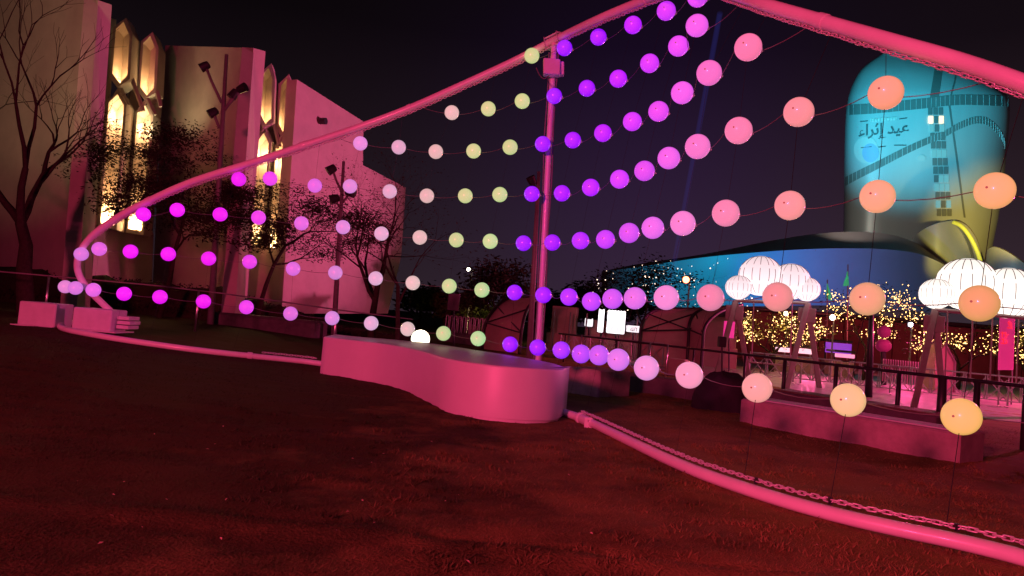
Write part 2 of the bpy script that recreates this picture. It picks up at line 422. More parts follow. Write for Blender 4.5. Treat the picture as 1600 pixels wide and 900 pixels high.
# ---- chains: links along the underside of the arch and along the back of the ground tube
def link_mesh():
    L, Wd, r = 0.042, 0.0175, 0.0068; pts = []
    for k in range(14):
        a = 2 * math.pi * k / 14; pts.append(Vector((math.cos(a) * Wd + (L - Wd) * (1 if math.cos(a) > 0 else -1), math.sin(a) * Wd, 0)))
    mb = MB().tube(pts, r, 5, closed=True)
    me = bpy.data.meshes.new('link'); me.from_pydata(mb.v, [], mb.f); me.materials.append(M['chain'])
    me.polygons.foreach_set('use_smooth', [True] * len(me.polygons)); return me, mb
LINK, LMB = link_mesh()
def resample(pts, step):
    out = [pts[0].copy()]; acc = 0
    for a, b in zip(pts, pts[1:]):
        d = (b - a).length; t = step - acc
        while t <= d: out.append(a.lerp(b, t / d)); t += step
        acc = (acc + d) % step
    return out
def chain(name, path, near, label, nmax):
    pts = resample(path, 0.060); root = empty(name, pts[0], label, 'chain'); rest = MB(); n = 0
    for k in range(len(pts) - 1):
        d = (pts[k + 1] - pts[k]).normalized(); q = d.to_track_quat('X', 'Z')
        m = q.to_matrix() @ Matrix.Rotation(R(35 + 90 * (k % 2) + random.uniform(-14, 14)), 3, 'X')
        c = (pts[k] + pts[k + 1]) / 2; px, py, z = proj(c)
        if z < near and -20 < px < 1640 and -20 < py < 920 and n < nmax:
            o = bpy.data.objects.new('link', LINK); COL.objects.link(o); o.parent = root
            o.matrix_local = Matrix.Translation(c - Vector(pts[0])) @ m.to_4x4(); n += 1
        elif px < 1900:
            rest.add([m @ Vector(v) + c for v in LMB.v], LMB.f)
    rest.build('link_run', M['chain'], root, smooth=True, kind='stuff')
def sag(path, off, amp, period):
    out = []; s_ = 0
    for k, p in enumerate(path):
        if k: s_ += (p - path[k - 1]).length
        out.append(p + off - Vector((0, 0, amp * abs(math.sin(math.pi * s_ / period)))))
    return out
ua = resample(arch[22:], 0.1); ua = [p - Vector((0, 0, .080 + .018)) for p in ua]
chain('hanging_chain', sag(ua, Vector((0, 0, -.004)), .012, .55), 9.3, 'pink-lit steel chain clipped along the underside of the arch tube', 140)
ug = resample(gtube[:gi(385)], 0.1); ug = [p for p in ug if not (498 < proj(p)[0] < 905)]
ga = [p for p in ug if proj(p)[0] >= 905]; gb = [p for p in ug if proj(p)[0] <= 498]
chain('ground_chain', sag(ga, Vector((.0, .055, .103)), -.006, .3), 11.5, 'steel chain lying along the back of the ground tube right of the white bench', 150)
if len(gb) > 3: chain('ground_chain', sag(gb, Vector((.0, .05, .10)), -.006, .3), 0, 'short chain on the ground tube left of the white bench', 0)

# ================================================================== globes
ZC = [6.25, 6.9, 7.8, 8.5, 9.2, 10.3, 11.3, 12.2, 13.1, 14.0, 14.6, 15.1, 15.5, 15.8, 16.0, 16.1, 16.2, 16.2, 16.2, 16.2, 16.3, 16.5, 16.9, 17.6]
ROWS = [
 ('lowest', 0, [(1502, 651), (1325, 625), (1183, 606), (1077, 586), (1010, 575), (966, 562), (936, 555), (908, 553), (877, 547), (840, 543), (797, 538), (747, 529), (693, 521), (637, 514), (580, 505), (519, 497), (454, 490), (385, 480), (318, 471), (250, 464), (194, 459), (146, 453), (118, 450), (102, 448)]),
 ('second lowest', 0, [(1530, 474), (1355, 467), (1215, 464), (1110, 465), (1041, 465), (992, 466), (957, 467), (924, 471), (889, 464), (849, 461), (804, 457), (753, 453), (702, 447), (645, 442), (587, 435), (524, 426), (458, 420), (390, 409), (326, 404), (263, 397), (204, 393), (155, 389), (127, 397)]),
 ('third lowest', 0, [(1554, 298), (1371, 307), (1234, 321), (1134, 333), (1067, 349), (1020, 356), (983, 364), (946, 374), (907, 376), (863, 379), (818, 380), (766, 377), (713, 375), (656, 371), (596, 365), (536, 355), (471, 349), (404, 340), (344, 335), (277, 328), (224, 335)]),
 ('middle', 1, [(1384, 145), (1248, 175), (1154, 204), (1090, 229), (1045, 247), (1007, 267), (968, 280), (923, 293), (878, 302), (831, 303), (781, 304), (727, 306), (667, 306), (609, 299), (547, 291), (492, 290), (422, 279), (373, 280)]),
 ('third highest', 3, [(1169, 74), (1108, 114), (1066, 145), (1029, 174), (988, 190), (942, 208), (895, 219), (848, 225), (797, 230), (740, 236), (681, 237), (623, 230), (563, 224)]),
 ('second highest', 5, [(1089, 40), (1060, 72), (1015, 99), (966, 123), (917, 138), (866, 150), (816, 158), (763, 170), (706, 176)]),
 ('topmost', 6, [(1090, -5), (1041, 17), (989, 39), (935, 58), (882, 75), (831, 87)]),
]
# display colours of the columns, nearest (right) to farthest (left): low strands / high strands
CLO = [(240, 176, 96), (236, 180, 128), (242, 156, 150), (238, 148, 182), (230, 146, 214), (210, 116, 232), (186, 86, 240), (172, 66, 246), (152, 44, 250), (134, 8, 252), (134, 6, 252), (176, 214, 146), (184, 206, 140), (216, 184, 182), (212, 162, 200), (204, 128, 208), (212, 104, 214), (222, 56, 226), (234, 2, 238), (236, 0, 240), (234, 8, 238), (220, 96, 218), (206, 112, 212), (212, 122, 196)]
CHI = [(245, 150, 116), (246, 140, 114), (244, 134, 142), (240, 112, 160), (236, 104, 190), (228, 88, 226), (222, 70, 240), (208, 50, 250), (184, 24, 254), (160, 6, 254), (140, 4, 254), (196, 204, 134), (200, 200, 136), (222, 174, 172), (216, 160, 190), (216, 130, 206), (222, 96, 220), (228, 60, 228), (236, 0, 240), (236, 0, 240), (236, 0, 240), (220, 96, 218), (206, 112, 212), (212, 122, 196)]
NAMES = ['amber', 'orange', 'salmon', 'rose pink', 'orchid pink', 'light violet', 'light violet', 'lilac violet', 'violet', 'deep violet', 'deep violet', 'pale green', 'pale green', 'pale blush', 'pale pink', 'light pink', 'pinkish lilac', 'bright orchid', 'bright magenta', 'bright magenta', 'bright magenta', 'soft orchid', 'soft orchid', 'dusty pink']
ORD = ['first', 'second', 'third', 'fourth', 'fifth', 'sixth', 'seventh', 'eighth', 'ninth', 'tenth', 'eleventh', 'twelfth', 'thirteenth', 'fourteenth', 'fifteenth', 'sixteenth', 'seventeenth', 'eighteenth', 'nineteenth', 'twentieth', 'twenty-first', 'twenty-second', 'twenty-third', 'twenty-fourth']
def globe_material(i, j, col):
    m = bpy.data.materials.new('globe_shell'); m.use_nodes = True; n = m.node_tree; b = n.nodes['Principled BSDF']
    b.inputs['Base Color'].default_value = (0.42, 0.41, 0.41, 1); b.inputs['Roughness'].default_value = 0.28
    b.inputs['Coat Weight'].default_value = 0.35; b.inputs['Coat Roughness'].default_value = 0.05
    b.inputs['Emission Color'].default_value = (*col, 1); b.inputs['Emission Strength'].default_value = 1.0
    # emission strength varies softly with noise over the shell
    t = n.nodes.new('ShaderNodeTexCoord'); no = n.nodes.new('ShaderNodeTexNoise'); no.inputs['Scale'].default_value = 3.0
    n.links.new(t.outputs['Object'], no.inputs['Vector'])
    mr = n.nodes.new('ShaderNodeMapRange'); mr.inputs['To Min'].default_value = 0.88; mr.inputs['To Max'].default_value = 1.1
    n.links.new(no.outputs['Fac'], mr.inputs['Value']); n.links.new(mr.outputs[0], b.inputs['Emission Strength'])
    return m
BR = 0.155
def shared(mb, mat):
    me = bpy.data.meshes.new('g'); me.from_pydata(mb.v, [], mb.f); me.materials.append(mat)
    me.polygons.foreach_set('use_smooth', [True] * len(me.polygons)); return me
def globe_base():
    return MB().sphere((0, 0, 0), BR, 28, 18)
CLIPM = shared(MB().tube([(0, 0, 0), (.028, 0, 0), (.034, 0, 0), (.05, 0, 0)], [.040, .036, .018, .010], 10).tube([(.018, -.042, .008), (.026, 0, .012), (.018, .042, .008)], .005, 5), M['cap'])
PLUGM = shared(MB().tube([(0, 0, -.004), (0, 0, .006), (0, 0, .0065)], [.011, .010, .004], 10), M['plug'])
GL = {}
def adj(c, dim):
    l = cnv(*c); return (max(0.0, l[0] * dim - min(.105, .24 * l[0])), max(0.0, l[1] * dim - .004), max(0.0, l[2] * dim - .012))
for ri, (rn, first, pts) in enumerate(ROWS):
    f = ri / 6.0; n = len(pts)
    pos = []
    for k, (px, py) in enumerate(pts):
        ci = first + k; pos.append(P(px, py, ZC[ci]))
    for k, p in enumerate(pos):
        ci = first + k; w = min(1, f * 1.6)
        c = tuple(a * (1 - w) + b * w for a, b in zip(CLO[ci], CHI[ci]))
        dim = 0.80 if (ri == 1 and ci < 4) else 1.0
        jit = 1 + random.uniform(-.05, .05)
        me = bpy.data.meshes.new('lamp_globe'); gb_ = globe_base(); me.from_pydata(gb_.v, [], gb_.f)
        me.polygons.foreach_set('use_smooth', [True] * len(me.polygons)); me.materials.append(globe_material(ri, ci, adj(c, dim * jit)))
        o = bpy.data.objects.new('lamp_globe', me); COL.objects.link(o); o.location = p; WLOC[o.name] = p.copy()
        nth = ORD[n - 1 - k]
        tag(o, f'{NAMES[ci]} glowing globe, {nth} from the left on the {rn} strand', 'globe lamp', 'globe lamps strung under the arch')
        # clip towards the right-hand neighbour, small filling plug on the face turned to the lawn
        q = pos[k - 1] if k > 0 else p + (p - pos[k + 1])
        if ci > 10: continue
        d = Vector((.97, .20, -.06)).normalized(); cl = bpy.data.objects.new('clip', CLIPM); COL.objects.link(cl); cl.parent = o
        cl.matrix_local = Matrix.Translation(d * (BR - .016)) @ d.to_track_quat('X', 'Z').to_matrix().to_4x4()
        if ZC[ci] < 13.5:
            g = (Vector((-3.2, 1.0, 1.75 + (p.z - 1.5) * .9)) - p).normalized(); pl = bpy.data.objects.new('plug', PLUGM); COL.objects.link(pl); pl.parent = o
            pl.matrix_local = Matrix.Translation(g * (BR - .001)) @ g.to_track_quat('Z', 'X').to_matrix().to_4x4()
    GL[ri] = (first, pos)
# strands (each a cable through its row of globes) and vertical wires through the columns
def near_arch(p, bias):
    return min(arch[20:], key=lambda a: (a - p - bias).length)
for ri, (rn, first, pts) in enumerate(ROWS):
    pos = GL[ri][1]
    if ri in (0, 1, 2): right = [P(2312, 650, 5.45), P(2215, 480, 5.5), P(2030, 340, 5.5)][ri]
    elif ri == 3: right = P(1545, 127, 6.4)
    elif ri == 4: right = P(1262, 42, 8.0)
    elif ri == 5: right = P(1150, 12, 9.4)
    else: right = P(1120, -14, 10.3)
    left = {0: P(136, 450, 17.3), 1: P(124, 405, 17.1), 2: P(205, 330, 16.6), 3: P(340, 271, 16.25), 4: P(526, 214, 16.05), 5: P(657, 167, 15.8), 6: P(815, 96, 15.1)}[ri]
    path = []; cr_, cl_ = Vector((.93, .36, -.06)).normalized(), Vector((-.90, .43, -.06)).normalized()
    chainp = [(right, right)] + [(p + cr_ * (BR + .02), p + cl_ * (BR - .01)) for p in pos] + [(left, left)]
    for (_a, a), (b, _b) in zip(chainp, chainp[1:]):
        for t in (0, .25, .5, .75, 1):
            path.append(a.lerp(b, t) - Vector((0, 0, .10 * (a - b).length * .35 * t * (1 - t) * 4)))
    path.append(left)
    MB().tube(path, 0.0048, 5).build('lamp_cable', M['cable'], label=f'thin cable carrying the {rn} strand of globes', cat='cable', group='cables of the globe strands')
for ci in range(0, 22):
    colp = []
    for ri in range(7):
        first, pos = GL[ri]
        if 0 <= ci - first < len(pos): colp.append(pos[ci - first])
    if not colp: continue
    low = colp[0]; pxl = proj(low)[0]
    gp = min(gtube, key=lambda a: abs(proj(a)[0] - (pxl - 22)) + (100 if a.y < 4 else 0))
    top = colp[-1] + ((colp[-1] - colp[-2]).normalized() if len(colp) > 1 else Vector((0, 0, 1))) * .7
    atop = min(arch[20:], key=lambda a: ((a - top).length))
    path = [gp + Vector((0, .05, .1))] + colp + [atop - Vector((0, 0, .1))]
    nm = ORD[ci]
    MB().tube(path, 0.0032 if ci < 3 else 0.0018, 4).build('net_wire', M['wire'], label=f'thin vertical wire of the net, {nm} column from the right', cat='wire', group='vertical wires of the globe net')

# ================================================================== benches and blocks on the lawn
def plane_pt(px, py, h):
    d = _f + _r * ((px - 800) / FPX) + _u * ((450 - py) / FPX); return CAMPOS + d * ((h - CAMPOS.z) / d.z)
BH = 0.81
front = [G(500, 583), G(545, 592), G(590, 600), G(630, 611), G(662, 625), G(692, 641), G(735, 652), G(790, 659), G(840, 661.5), G(870, 659), G(884, 648)]
back = [plane_pt(884, 573.5, BH), plane_pt(860, 566.5, BH), plane_pt(815, 558, BH), plane_pt(755, 548.5, BH), plane_pt(690, 538.5, BH), plane_pt(620, 531, BH), plane_pt(560, 526, BH), plane_pt(522, 522, BH)]
def flat(p): return Vector((p.x, p.y, 0))
fr = catmull([flat(p) for p in front], 6); bk = catmull([flat(p) for p in back], 6)
outline = fr + bk
def inset(poly, d):
    n = len(poly); out = []; area = sum(poly[i].x * poly[(i + 1) % n].y - poly[(i + 1) % n].x * poly[i].y for i in range(n)); s_ = 1 if area > 0 else -1
    for i in range(n):
        t = poly[(i + 1) % n] - poly[i - 1]; nn = Vector((-t.y, t.x, 0)).normalized() * s_; out.append(poly[i] + nn * d)
    return out
rings = []
for d, h in ((0.03, -0.1), (0.03, 0.035), (0.0, 0.04), (0.0, BH - 0.03), (0.006, BH - 0.012), (0.022, BH - 0.002), (0.045, BH)):
    q = inset(outline, d) if d else outline; rings.append([Vector((p.x, p.y, h)) for p in q])
mb = MB(); n = len(outline)
for r_ in rings: mb.v += [tuple(v) for v in r_]
for k in range(len(rings) - 1):
    for i in range(n):
        j = (i + 1) % n; mb.f.append((k * n + i, k * n + j, k * n + n + j, k * n + n + i))
wb = empty('island_bench', flat(G(800, 640)), 'large curved white island bench glowing pink in the middle of the lawn', 'bench')
mb.build('seat_side', M['bench'], wb, smooth=True, autosmooth=60)
mb = MB(); top = inset(outline, 0.045); cvec = flat(sum(top, Vector()) / n)
mb.v = [(p.x, p.y, BH) for p in top]; mb.f = [tuple(range(n))]
mb.build('seat_top', M['bench'], wb)

# frosted dome lamp standing behind the bench
lp = ground_at(657, 18.2); dome = P(657, 530, 18.2); gl = empty('dome_lamp', lp, 'bright warm white dome lamp behind the pink island bench', 'lamp')
mb = MB(); rr = 14.5 / FPX * 18.2
mb.sphere(dome, rr, 20, 12); mb.build('dome_shade', glow('dome_glow', (1.0, 0.86, 0.62), 7.0), gl, smooth=True)
MB().tube([lp, dome - Vector((0, 0, rr * .8))], .07, 10).build('stem', M['dark'], gl)
MB().tube([dome - Vector((0, 0, rr * 1.05)), dome - Vector((0, 0, rr * .25))], [rr * .7, rr * 1.06], 16).build('collar', M['dark'], gl)

def ledge(name, a, b, depth, h, mat, label, cat='bench', bev=.03, base_plate=False, extra=None):
    """concrete bench: front bottom edge from a to b, extending away from the camera"""
    x = flat(b) - flat(a); L = x.length; x.normalize(); y = Vector((-x.y, x.x, 0))
    if y.y < 0: y = -y
    g = min(a.z, b.z); c = (flat(a) + flat(b)) / 2 + y * depth / 2
    mb = MB().rbox(c + Vector((0, 0, g + h / 2 - .04)), (L, depth, h + .08), (x, y, Vector((0, 0, 1))), bev)
    return mb, c + Vector((0, 0, g)), x, y
mb, c, x, y = ledge('b', G(1154, 660), G(1498, 725), .95, .44, M['conc'], '')
cb = empty('concrete_bench', c, 'long low concrete bench under the amber and orange globes on the right', 'bench')
mb.build('seat_block', M['conc'], cb)
L = (G(1498, 725) - G(1154, 660)).length
MB().rbox(c + Vector((0, -.0, .445)) , (L - .1, .62, .03), (x, y, Vector((0, 0, 1))), .008).build('seat_slab', M['block'], cb)
mb, c, x, y = ledge('b', G(885, 613), G(935, 621), 1.3, .58, M['conc'], '')
mb.build('concrete_planter', M['conc'], label='concrete planter box just right of the island bench', cat='planter')
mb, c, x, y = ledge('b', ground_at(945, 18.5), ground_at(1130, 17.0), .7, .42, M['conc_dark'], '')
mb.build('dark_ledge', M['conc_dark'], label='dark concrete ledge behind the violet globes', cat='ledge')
mb, c, x, y = ledge('b', ground_at(1195, 17.2), ground_at(1460, 13.8), .8, .40, M['conc_dark'], '')
dk = empty('timber_bench', c, 'dark slatted bench behind the long concrete bench', 'bench')
mb.build('base', M['conc_dark'], dk)
LL = (ground_at(1460, 13.8) - ground_at(1195, 17.2)).length
M['timber'] = material('dark_timber', (0.16, 0.09, 0.07), 0.6, var=0.3, scale=3, stretch=(1, 12, 1))
for k in range(5):
    MB().rbox(c + y * (-.30 + .15 * k) + Vector((0, 0, .40 + .02)), (LL * .96, .11, .035), (x, y, Vector((0, 0, 1))), .006).build('slat', M['timber'], dk)
a, b = ground_at(322, 27.6), ground_at(488, 26.4)
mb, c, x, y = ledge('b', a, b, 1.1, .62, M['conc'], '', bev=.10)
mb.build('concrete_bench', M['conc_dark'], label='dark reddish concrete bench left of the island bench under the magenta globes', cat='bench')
# dark covered mound
mb = MB(); c0 = ground_at(1128, 15.5)
rows_ = []
for j in range(9):
    th = j / 8 * math.pi / 2; row = []
    for i in range(25):
        ph = 2 * math.pi * i / 24; q = 0.98 + .18 * noise.noise((math.cos(ph) * 1.6, math.sin(ph) * 1.6, th * 1.5))
        row.append(c0 + Vector((math.cos(ph) * .62 * q * math.cos(th) ** .45, math.sin(ph) * .5 * q * math.cos(th) ** .45, .78 * q * math.sin(th) - .03)))
    rows_.append(row)
mb.grid(rows_).build('covered_equipment', material('black_cover_sheet', (0.018, 0.014, 0.018), 0.7, bump=.6, bscale=6), smooth=True, label='black sheet covered equipment heap behind the rose pink globes', cat='cover')

# ballast blocks at the left end of the arch
def px_block(corners, z, depth, name, label, root=None):
    tl, tr, br_, bl = [P(a, b, z) for a, b in corners]
    x = (tr - tl + br_ - bl).normalized(); x.z *= .3; x.normalize(); zz = Vector((0, 0, 1)); y = zz.cross(x).normalized(); y = y if y.y > 0 else -y; zz = x.cross(y); zz = zz if zz.z > 0 else -zz
    w = ((tr - tl).length + (br_ - bl).length) / 2; h = ((tl - bl).length + (tr - br_).length) / 2; c = (tl + tr + bl + br_) / 4 + y * depth / 2
    return c, (w, depth, h), (x, y, zz)
c, size, ax = px_block([(31, 470), (89, 475), (84, 513), (26, 506)], 17.2, .7, '', '')
r1 = empty('ballast_block', Vector((c.x, c.y, gh(c.x, c.y))), 'pink-lit white ballast block at far left with the steel post behind it', 'block')
MB().rbox(c, size, ax, .02).build('block', M['block'], r1); MB().box(c - ax[2] * (size[2] / 2 + .004) - ax[0] * .06, (size[0] * 1.12, size[1] * 1.2, .03), ax).build('base_plate', M['block'], r1)
c, size, ax = px_block([(115, 480), (175, 484), (172, 519), (111, 513)], 17.0, .7, '', '')
r1 = empty('ballast_block', Vector((c.x, c.y, gh(c.x, c.y))), 'pink-lit ballast block holding the left foot of the arch, with stacked slabs', 'block')
MB().rbox(c, size, ax, .02).build('block', M['block'], r1); MB().box(c - ax[2] * (size[2] / 2 + .004) + ax[0] * .10, (size[0] * 1.15, size[1] * 1.2, .03), ax).build('base_plate', M['block'], r1)
for k in range(3):
    MB().rbox(c + ax[0] * (size[0] / 2 + .10 + .03 * (k % 2)) + ax[1] * .15 + ax[2] * (-size[2] / 2 + .12 + .105 * k), (.36, .5, .085), ax, .008).build('slab', M['block'], r1)

# ================================================================== left-hand building
def zplane(pxa, za, pxb, zb):
    return lambda px: 1 / (1 / za + (px - pxa) * (1 / zb - 1 / za) / (pxb - pxa))
bld = empty('museum_building', ground_at(330, 36), 'tall limestone building with pointed lit window niches behind the trees on the left', 'building')
def wall(name, pts, zf, thick, mat):
    poly = [P(a, b, zf(a)) for a, b in pts]; nrm = (poly[1] - poly[0]).cross(poly[2] - poly[1]).normalized()
    if nrm.dot(poly[0] - CAMPOS) < 0: nrm = -nrm
    return MB().prism(poly, nrm * thick).build(name, mat, bld)
wall('wall', [(-160, -60), (153, 0), (118, 490), (-160, 480)], zplane(-160, 38, 153, 30), .6, M['stone'])
wall('pilaster', [(153.5, 0), (170, 8), (140, 490), (119, 490)], zplane(153, 30.02, 170, 33), .5, M['stone'])
wall('wall', [(258, 71), (396, 75), (366, 490), (236, 490)], zplane(258, 38.5, 396, 33), .6, M['stone'])
wall('pilaster', [(396.5, 75), (407, 81), (381, 490), (367, 490)], zplane(396, 33.02, 407, 35.5), .5, M['stone'])
wall('wall', [(464, 124), (568, 190), (567, 258), (634, 293), (627, 400), (606, 490), (440, 490)], zplane(464, 36, 634, 46), .6, M['stone'])
wall('plinth', [(146, 357), (240, 364), (236, 490), (136, 490)], zplane(140, 33.6, 245, 36.8), .6, M['stone'])
wall('plinth', [(383, 386), (450, 393), (443, 490), (374, 490)], zplane(380, 35.6, 450, 36.4), .6, M['stone'])
# circular vent in the pink gable
v0 = P(498, 189, zplane(464, 36, 634, 46)(498)); MB().tube([v0 - Vector((.25, -.05, 0)) * -.4, v0 + Vector((.4, -.1, 0))], .17, 12).build('vent', M['dark'], bld)
ND = Vector((-.16, .99, 0)).normalized()
def niche(pts, z, depth, power, fr=4.2):
    """pointed window niche: frame ring, reveal going back, rear panel, an uplight at its foot"""
    pp = [P(a, b, z) for a, b in pts]; n = len(pp); c = sum(pp, Vector()) / n
    zz = 1.0; outer = []
    cx = sum(a for a, b in pts) / n; cy = sum(b for a, b in pts) / n
    for (a, b) in pts:
        dx, dy = a - cx, b - cy
        outer.append(P(a + (fr if dx > 1 else -fr if dx < -1 else 0) , b + (fr * 1.5 if dy > 0 else -fr * 1.5 if abs(dx) < 5 else -fr * .6), z))
    mb = MB(); mb.v = [tuple(p) for p in pp + outer] + [tuple(p + ND * depth) for p in outer]
    for i in range(n):
        j = (i + 1) % n; mb.f.append((i, j, n + j, n + i)); mb.f.append((n + i, n + j, 2 * n + j, 2 * n + i))
    w = mb.build('window_frame', M['stone'], bld)
    mb = MB(); mb.v = [tuple(p + ND * .002) for p in pp] + [tuple(p + ND * depth) for p in pp]
    for i in range(n):
        j = (i + 1) % n; mb.f.append((i, n + i, n + j, j))
    mb.build('reveal', M['niche'], w)
    mb = MB(); mb.v = [tuple(p + ND * (depth - .01)) for p in pp]; mb.f = [tuple(range(n))]; mb.build('back_panel', M['niche'], w)
    foot = max(range(n), key=lambda i: pts[i][1]); lowp = [p for p, q in zip(pp, pts) if q[1] > max(b for a, b in pts) - 12]
    lc = sum(lowp, Vector()) / len(lowp) + ND * depth * .55 + Vector((0, 0, .28))
    lamp('niche_uplight', 'POINT', lc, None, power, (1.0, 0.58, 0.26), .08)
    if len(pts) == 5:
        lamp('niche_downlight', 'POINT', pp[0] + ND * depth * .6 - Vector((0, 0, 1.0)), None, power * .22, (1.0, 0.60, 0.30), .08)
    return w
niche([(193, 34), (202.5, 56), (199, 117), (187, 130), (175.5, 115), (181, 45)], 33.8, 1.1, 42)
niche([(234.5, 56), (243.5, 77), (240, 138), (229, 149), (219, 136), (224, 67)], 34.8, 1.1, 36)
niche([(183.5, 147), (193.5, 165), (178, 353), (157, 348), (170, 160)], 33.9, 1.1, 330)
niche([(227, 165), (235.5, 182), (221, 361), (200, 357), (214.5, 177)], 34.9, 1.1, 280)
niche([(420, 105), (425.5, 124), (423.5, 185), (414.5, 193), (407, 178), (411, 116)], 35.6, 1.0, 30)
niche([(447.5, 122), (453, 142), (450.5, 196), (442, 206), (435.5, 193), (439, 134)], 36.2, 1.0, 26)
niche([(412, 208), (420, 224), (407, 383.5), (390, 381), (402, 221)], 35.7, 1.0, 280)
niche([(440, 221), (447.5, 237), (436, 389), (420, 386), (431, 233)], 36.3, 1.0, 250)
# lattice struts crossing between the niches
def strut(a, b, z, w=.30):
    p, q = P(*a, z), P(*b, z); MB().tube([p + ND * .2, q + ND * .2], w, 4).build('lattice_strut', M['stone'], bld)
for z, prs in ((34.0, [((187, 133), (170, 158)), ((186, 136), (198, 164)), ((203, 120), (222, 172)), ((229, 152), (214, 172)), ((228, 152), (240, 178)), ((243, 140), (249, 165))]),
               (35.8, [((414, 196), (402, 218)), ((413, 198), (424, 222)), ((427, 190), (436, 228)), ((442, 209), (431, 230)), ((441, 210), (451, 234))])):
    for a, b in prs: strut(a, b, z, .10)
for (x0, y0, x1, y1, z) in ((210, 135, 189, 360, 36.4), (250, 80, 229, 365, 36.8), (172, 30, 147, 360, 35.5), (429, 130, 414, 392, 37.7), (456, 140, 441, 392, 37.8), (408, 120, 386, 388, 37.2)):
    p, q = P(x0, y0, z), P(x1, y1, z); MB().tube([p, q], .30, 4).build('mullion', M['stone'], bld)
# warm wall washers on the two limestone walls
lamp('wall_washer', 'SPOT', P(-190, 200, 20), P(60, 20, 34), 1500, (1.0, 0.76, 0.40), .3, 80, .9)
lamp('wall_washer', 'SPOT', P(235, 215, 34.6), P(300, 90, 36.6), 190, (1.0, 0.80, 0.42), .2, 120, .9)

# ================================================================== trees
def branch_tree(base, height, spread, seed, levels=5, trunk_r=.16, trunk_frac=.33, droop=0.0, lean=(0, 0), flat_=0.6, splits=(2, 3), twist=.55, keep=.70):
    rnd = random.Random(seed); segs = []; tips = []
    def grow(p, d, L, r, lev):
        n = 4 if lev < 2 else 3; pts = [p]; rs = [r]
        for k in range(n):
            d = (d + Vector((rnd.gauss(0, .13), rnd.gauss(0, .13), rnd.gauss(0, .09) - droop * lev * .05))).normalized()
            p = p + d * (L / n); pts.append(p); rs.append(r * (1 - .38 * (k + 1) / n))
            if lev >= 2: tips.append((p, d, lev))
        segs.append((pts, rs, lev))
        if lev >= levels: return
        m = rnd.randint(*splits) + (1 if lev == 0 else 0); a0 = rnd.random() * 6.28
        for k in range(m):
            a = a0 + 6.283 * k / m + rnd.uniform(-.4, .4); el = rnd.uniform(twist * .6, twist * 1.5) * (1.25 if lev == 0 else 1)
            s_ = d.orthogonal().normalized(); t = d.cross(s_); nd = (d * math.cos(el) + (s_ * math.cos(a) + t * math.sin(a)) * math.sin(el))
            nd.z *= flat_ if lev >= 1 else 1; nd.z += .10; nd.normalize()
            st = pts[-1] if k < 2 else pts[-2]
            grow(st, nd, L * rnd.uniform(.62, .85) * (spread if lev == 0 else 1), rs[-1] * rnd.uniform(keep - .08, keep + .08), lev + 1)
    grow(base - Vector((0, 0, .1)), Vector((lean[0], lean[1], 1)).normalized(), height * trunk_frac, trunk_r, 0)
    return segs, tips
def tree(name, base, height, seed, label, leaf=None, nleaf=0, leafsize=.12, leafr=.35, lights=0, lightmat=None, lsize=.02, group=None, zmin=0.0, min_lev=3, **kw):
    segs, tips = branch_tree(base, height, kw.pop('spread', 1.0), seed, **kw)
    root = empty(name, base, label, 'tree', group); mb = MB()
    for pts, rs, lev in segs: mb.tube(pts, rs, 8 if lev == 0 else 6 if lev < 2 else 4 if lev < 4 else 3, caps=False)
    mb.build('trunk', M['bark'], root, smooth=True)
    rnd = random.Random(seed + 1); T = [t for t in tips if t[2] >= min_lev] or tips
    if nleaf:
        mb = MB()
        for _ in range(nleaf):
            p, d, l = T[rnd.randrange(len(T))]; p = p + Vector((rnd.gauss(0, leafr), rnd.gauss(0, leafr), rnd.gauss(0, leafr * .45)))
            a = Vector((rnd.gauss(0, 1), rnd.gauss(0, 1), rnd.gauss(0, .5))).normalized(); b = a.orthogonal().normalized(); s_ = leafsize * rnd.uniform(.5, 1.3)
            mb.add([p - a * s_, p + b * s_ * .35, p + a * s_, p - b * s_ * .35], [(0, 1, 2, 3)])
        mb.build('crown', leaf or M['leaf'], root)
    if lights:
        mb = MB()
        for _ in range(lights):
            p, d, l = tips[rnd.randrange(len(tips))]; p = p + Vector((rnd.gauss(0, .12), rnd.gauss(0, .12), rnd.gauss(0, .12)))
            s_ = lsize * rnd.choice((.6, .8, 1, 1, 1.5)); mb.add([p + Vector(v) * s_ for v in ((1, 0, 0), (-1, 0, 0), (0, 1, 0), (0, -1, 0), (0, 0, 1), (0, 0, -1))],
                   [(0, 2, 4), (2, 1, 4), (1, 3, 4), (3, 0, 4), (2, 0, 5), (1, 2, 5), (3, 1, 5), (0, 3, 5)])
        mb.build('fairy_lights', lightmat, root, kind='stuff')
    return root
def hpx(px, z, py): b = ground_at(px, z); return (top_over(b, py) - b).z
tree('bare_tree', ground_at(42, 22), hpx(42, 22, 60), 12, 'large bare tree with upswept branches in front of the leftmost wall', levels=6, trunk_r=.26, trunk_frac=.37, spread=.92, flat_=1.1, splits=(2, 3), twist=.42, droop=-.14, keep=.86)
tree('acacia_tree', ground_at(248, 29), hpx(248, 29, 165), 23, 'dark spreading tree in front of the left pair of lit niches', nleaf=18000, leafsize=.075, leafr=.30, levels=7, trunk_r=.12, trunk_frac=.42, spread=.76, flat_=.36, splits=(2, 3), twist=.68, keep=.74)
tree('acacia_tree', ground_at(400, 30), hpx(400, 30, 235), 31, 'dark spreading tree in front of the right pair of lit niches', nleaf=10000, leafsize=.075, leafr=.28, levels=7, trunk_r=.11, trunk_frac=.50, spread=.62, flat_=.25, splits=(2, 3), twist=.70, keep=.74)
tree('bare_tree', ground_at(580, 25), hpx(580, 25, 165), 47, 'bare twiggy tree in front of the pink gable wall', keep=.76, nleaf=1200, leafsize=.05, leafr=.25, levels=7, trunk_r=.15, trunk_frac=.28, spread=1.0, flat_=.75, splits=(2, 3), twist=.6)
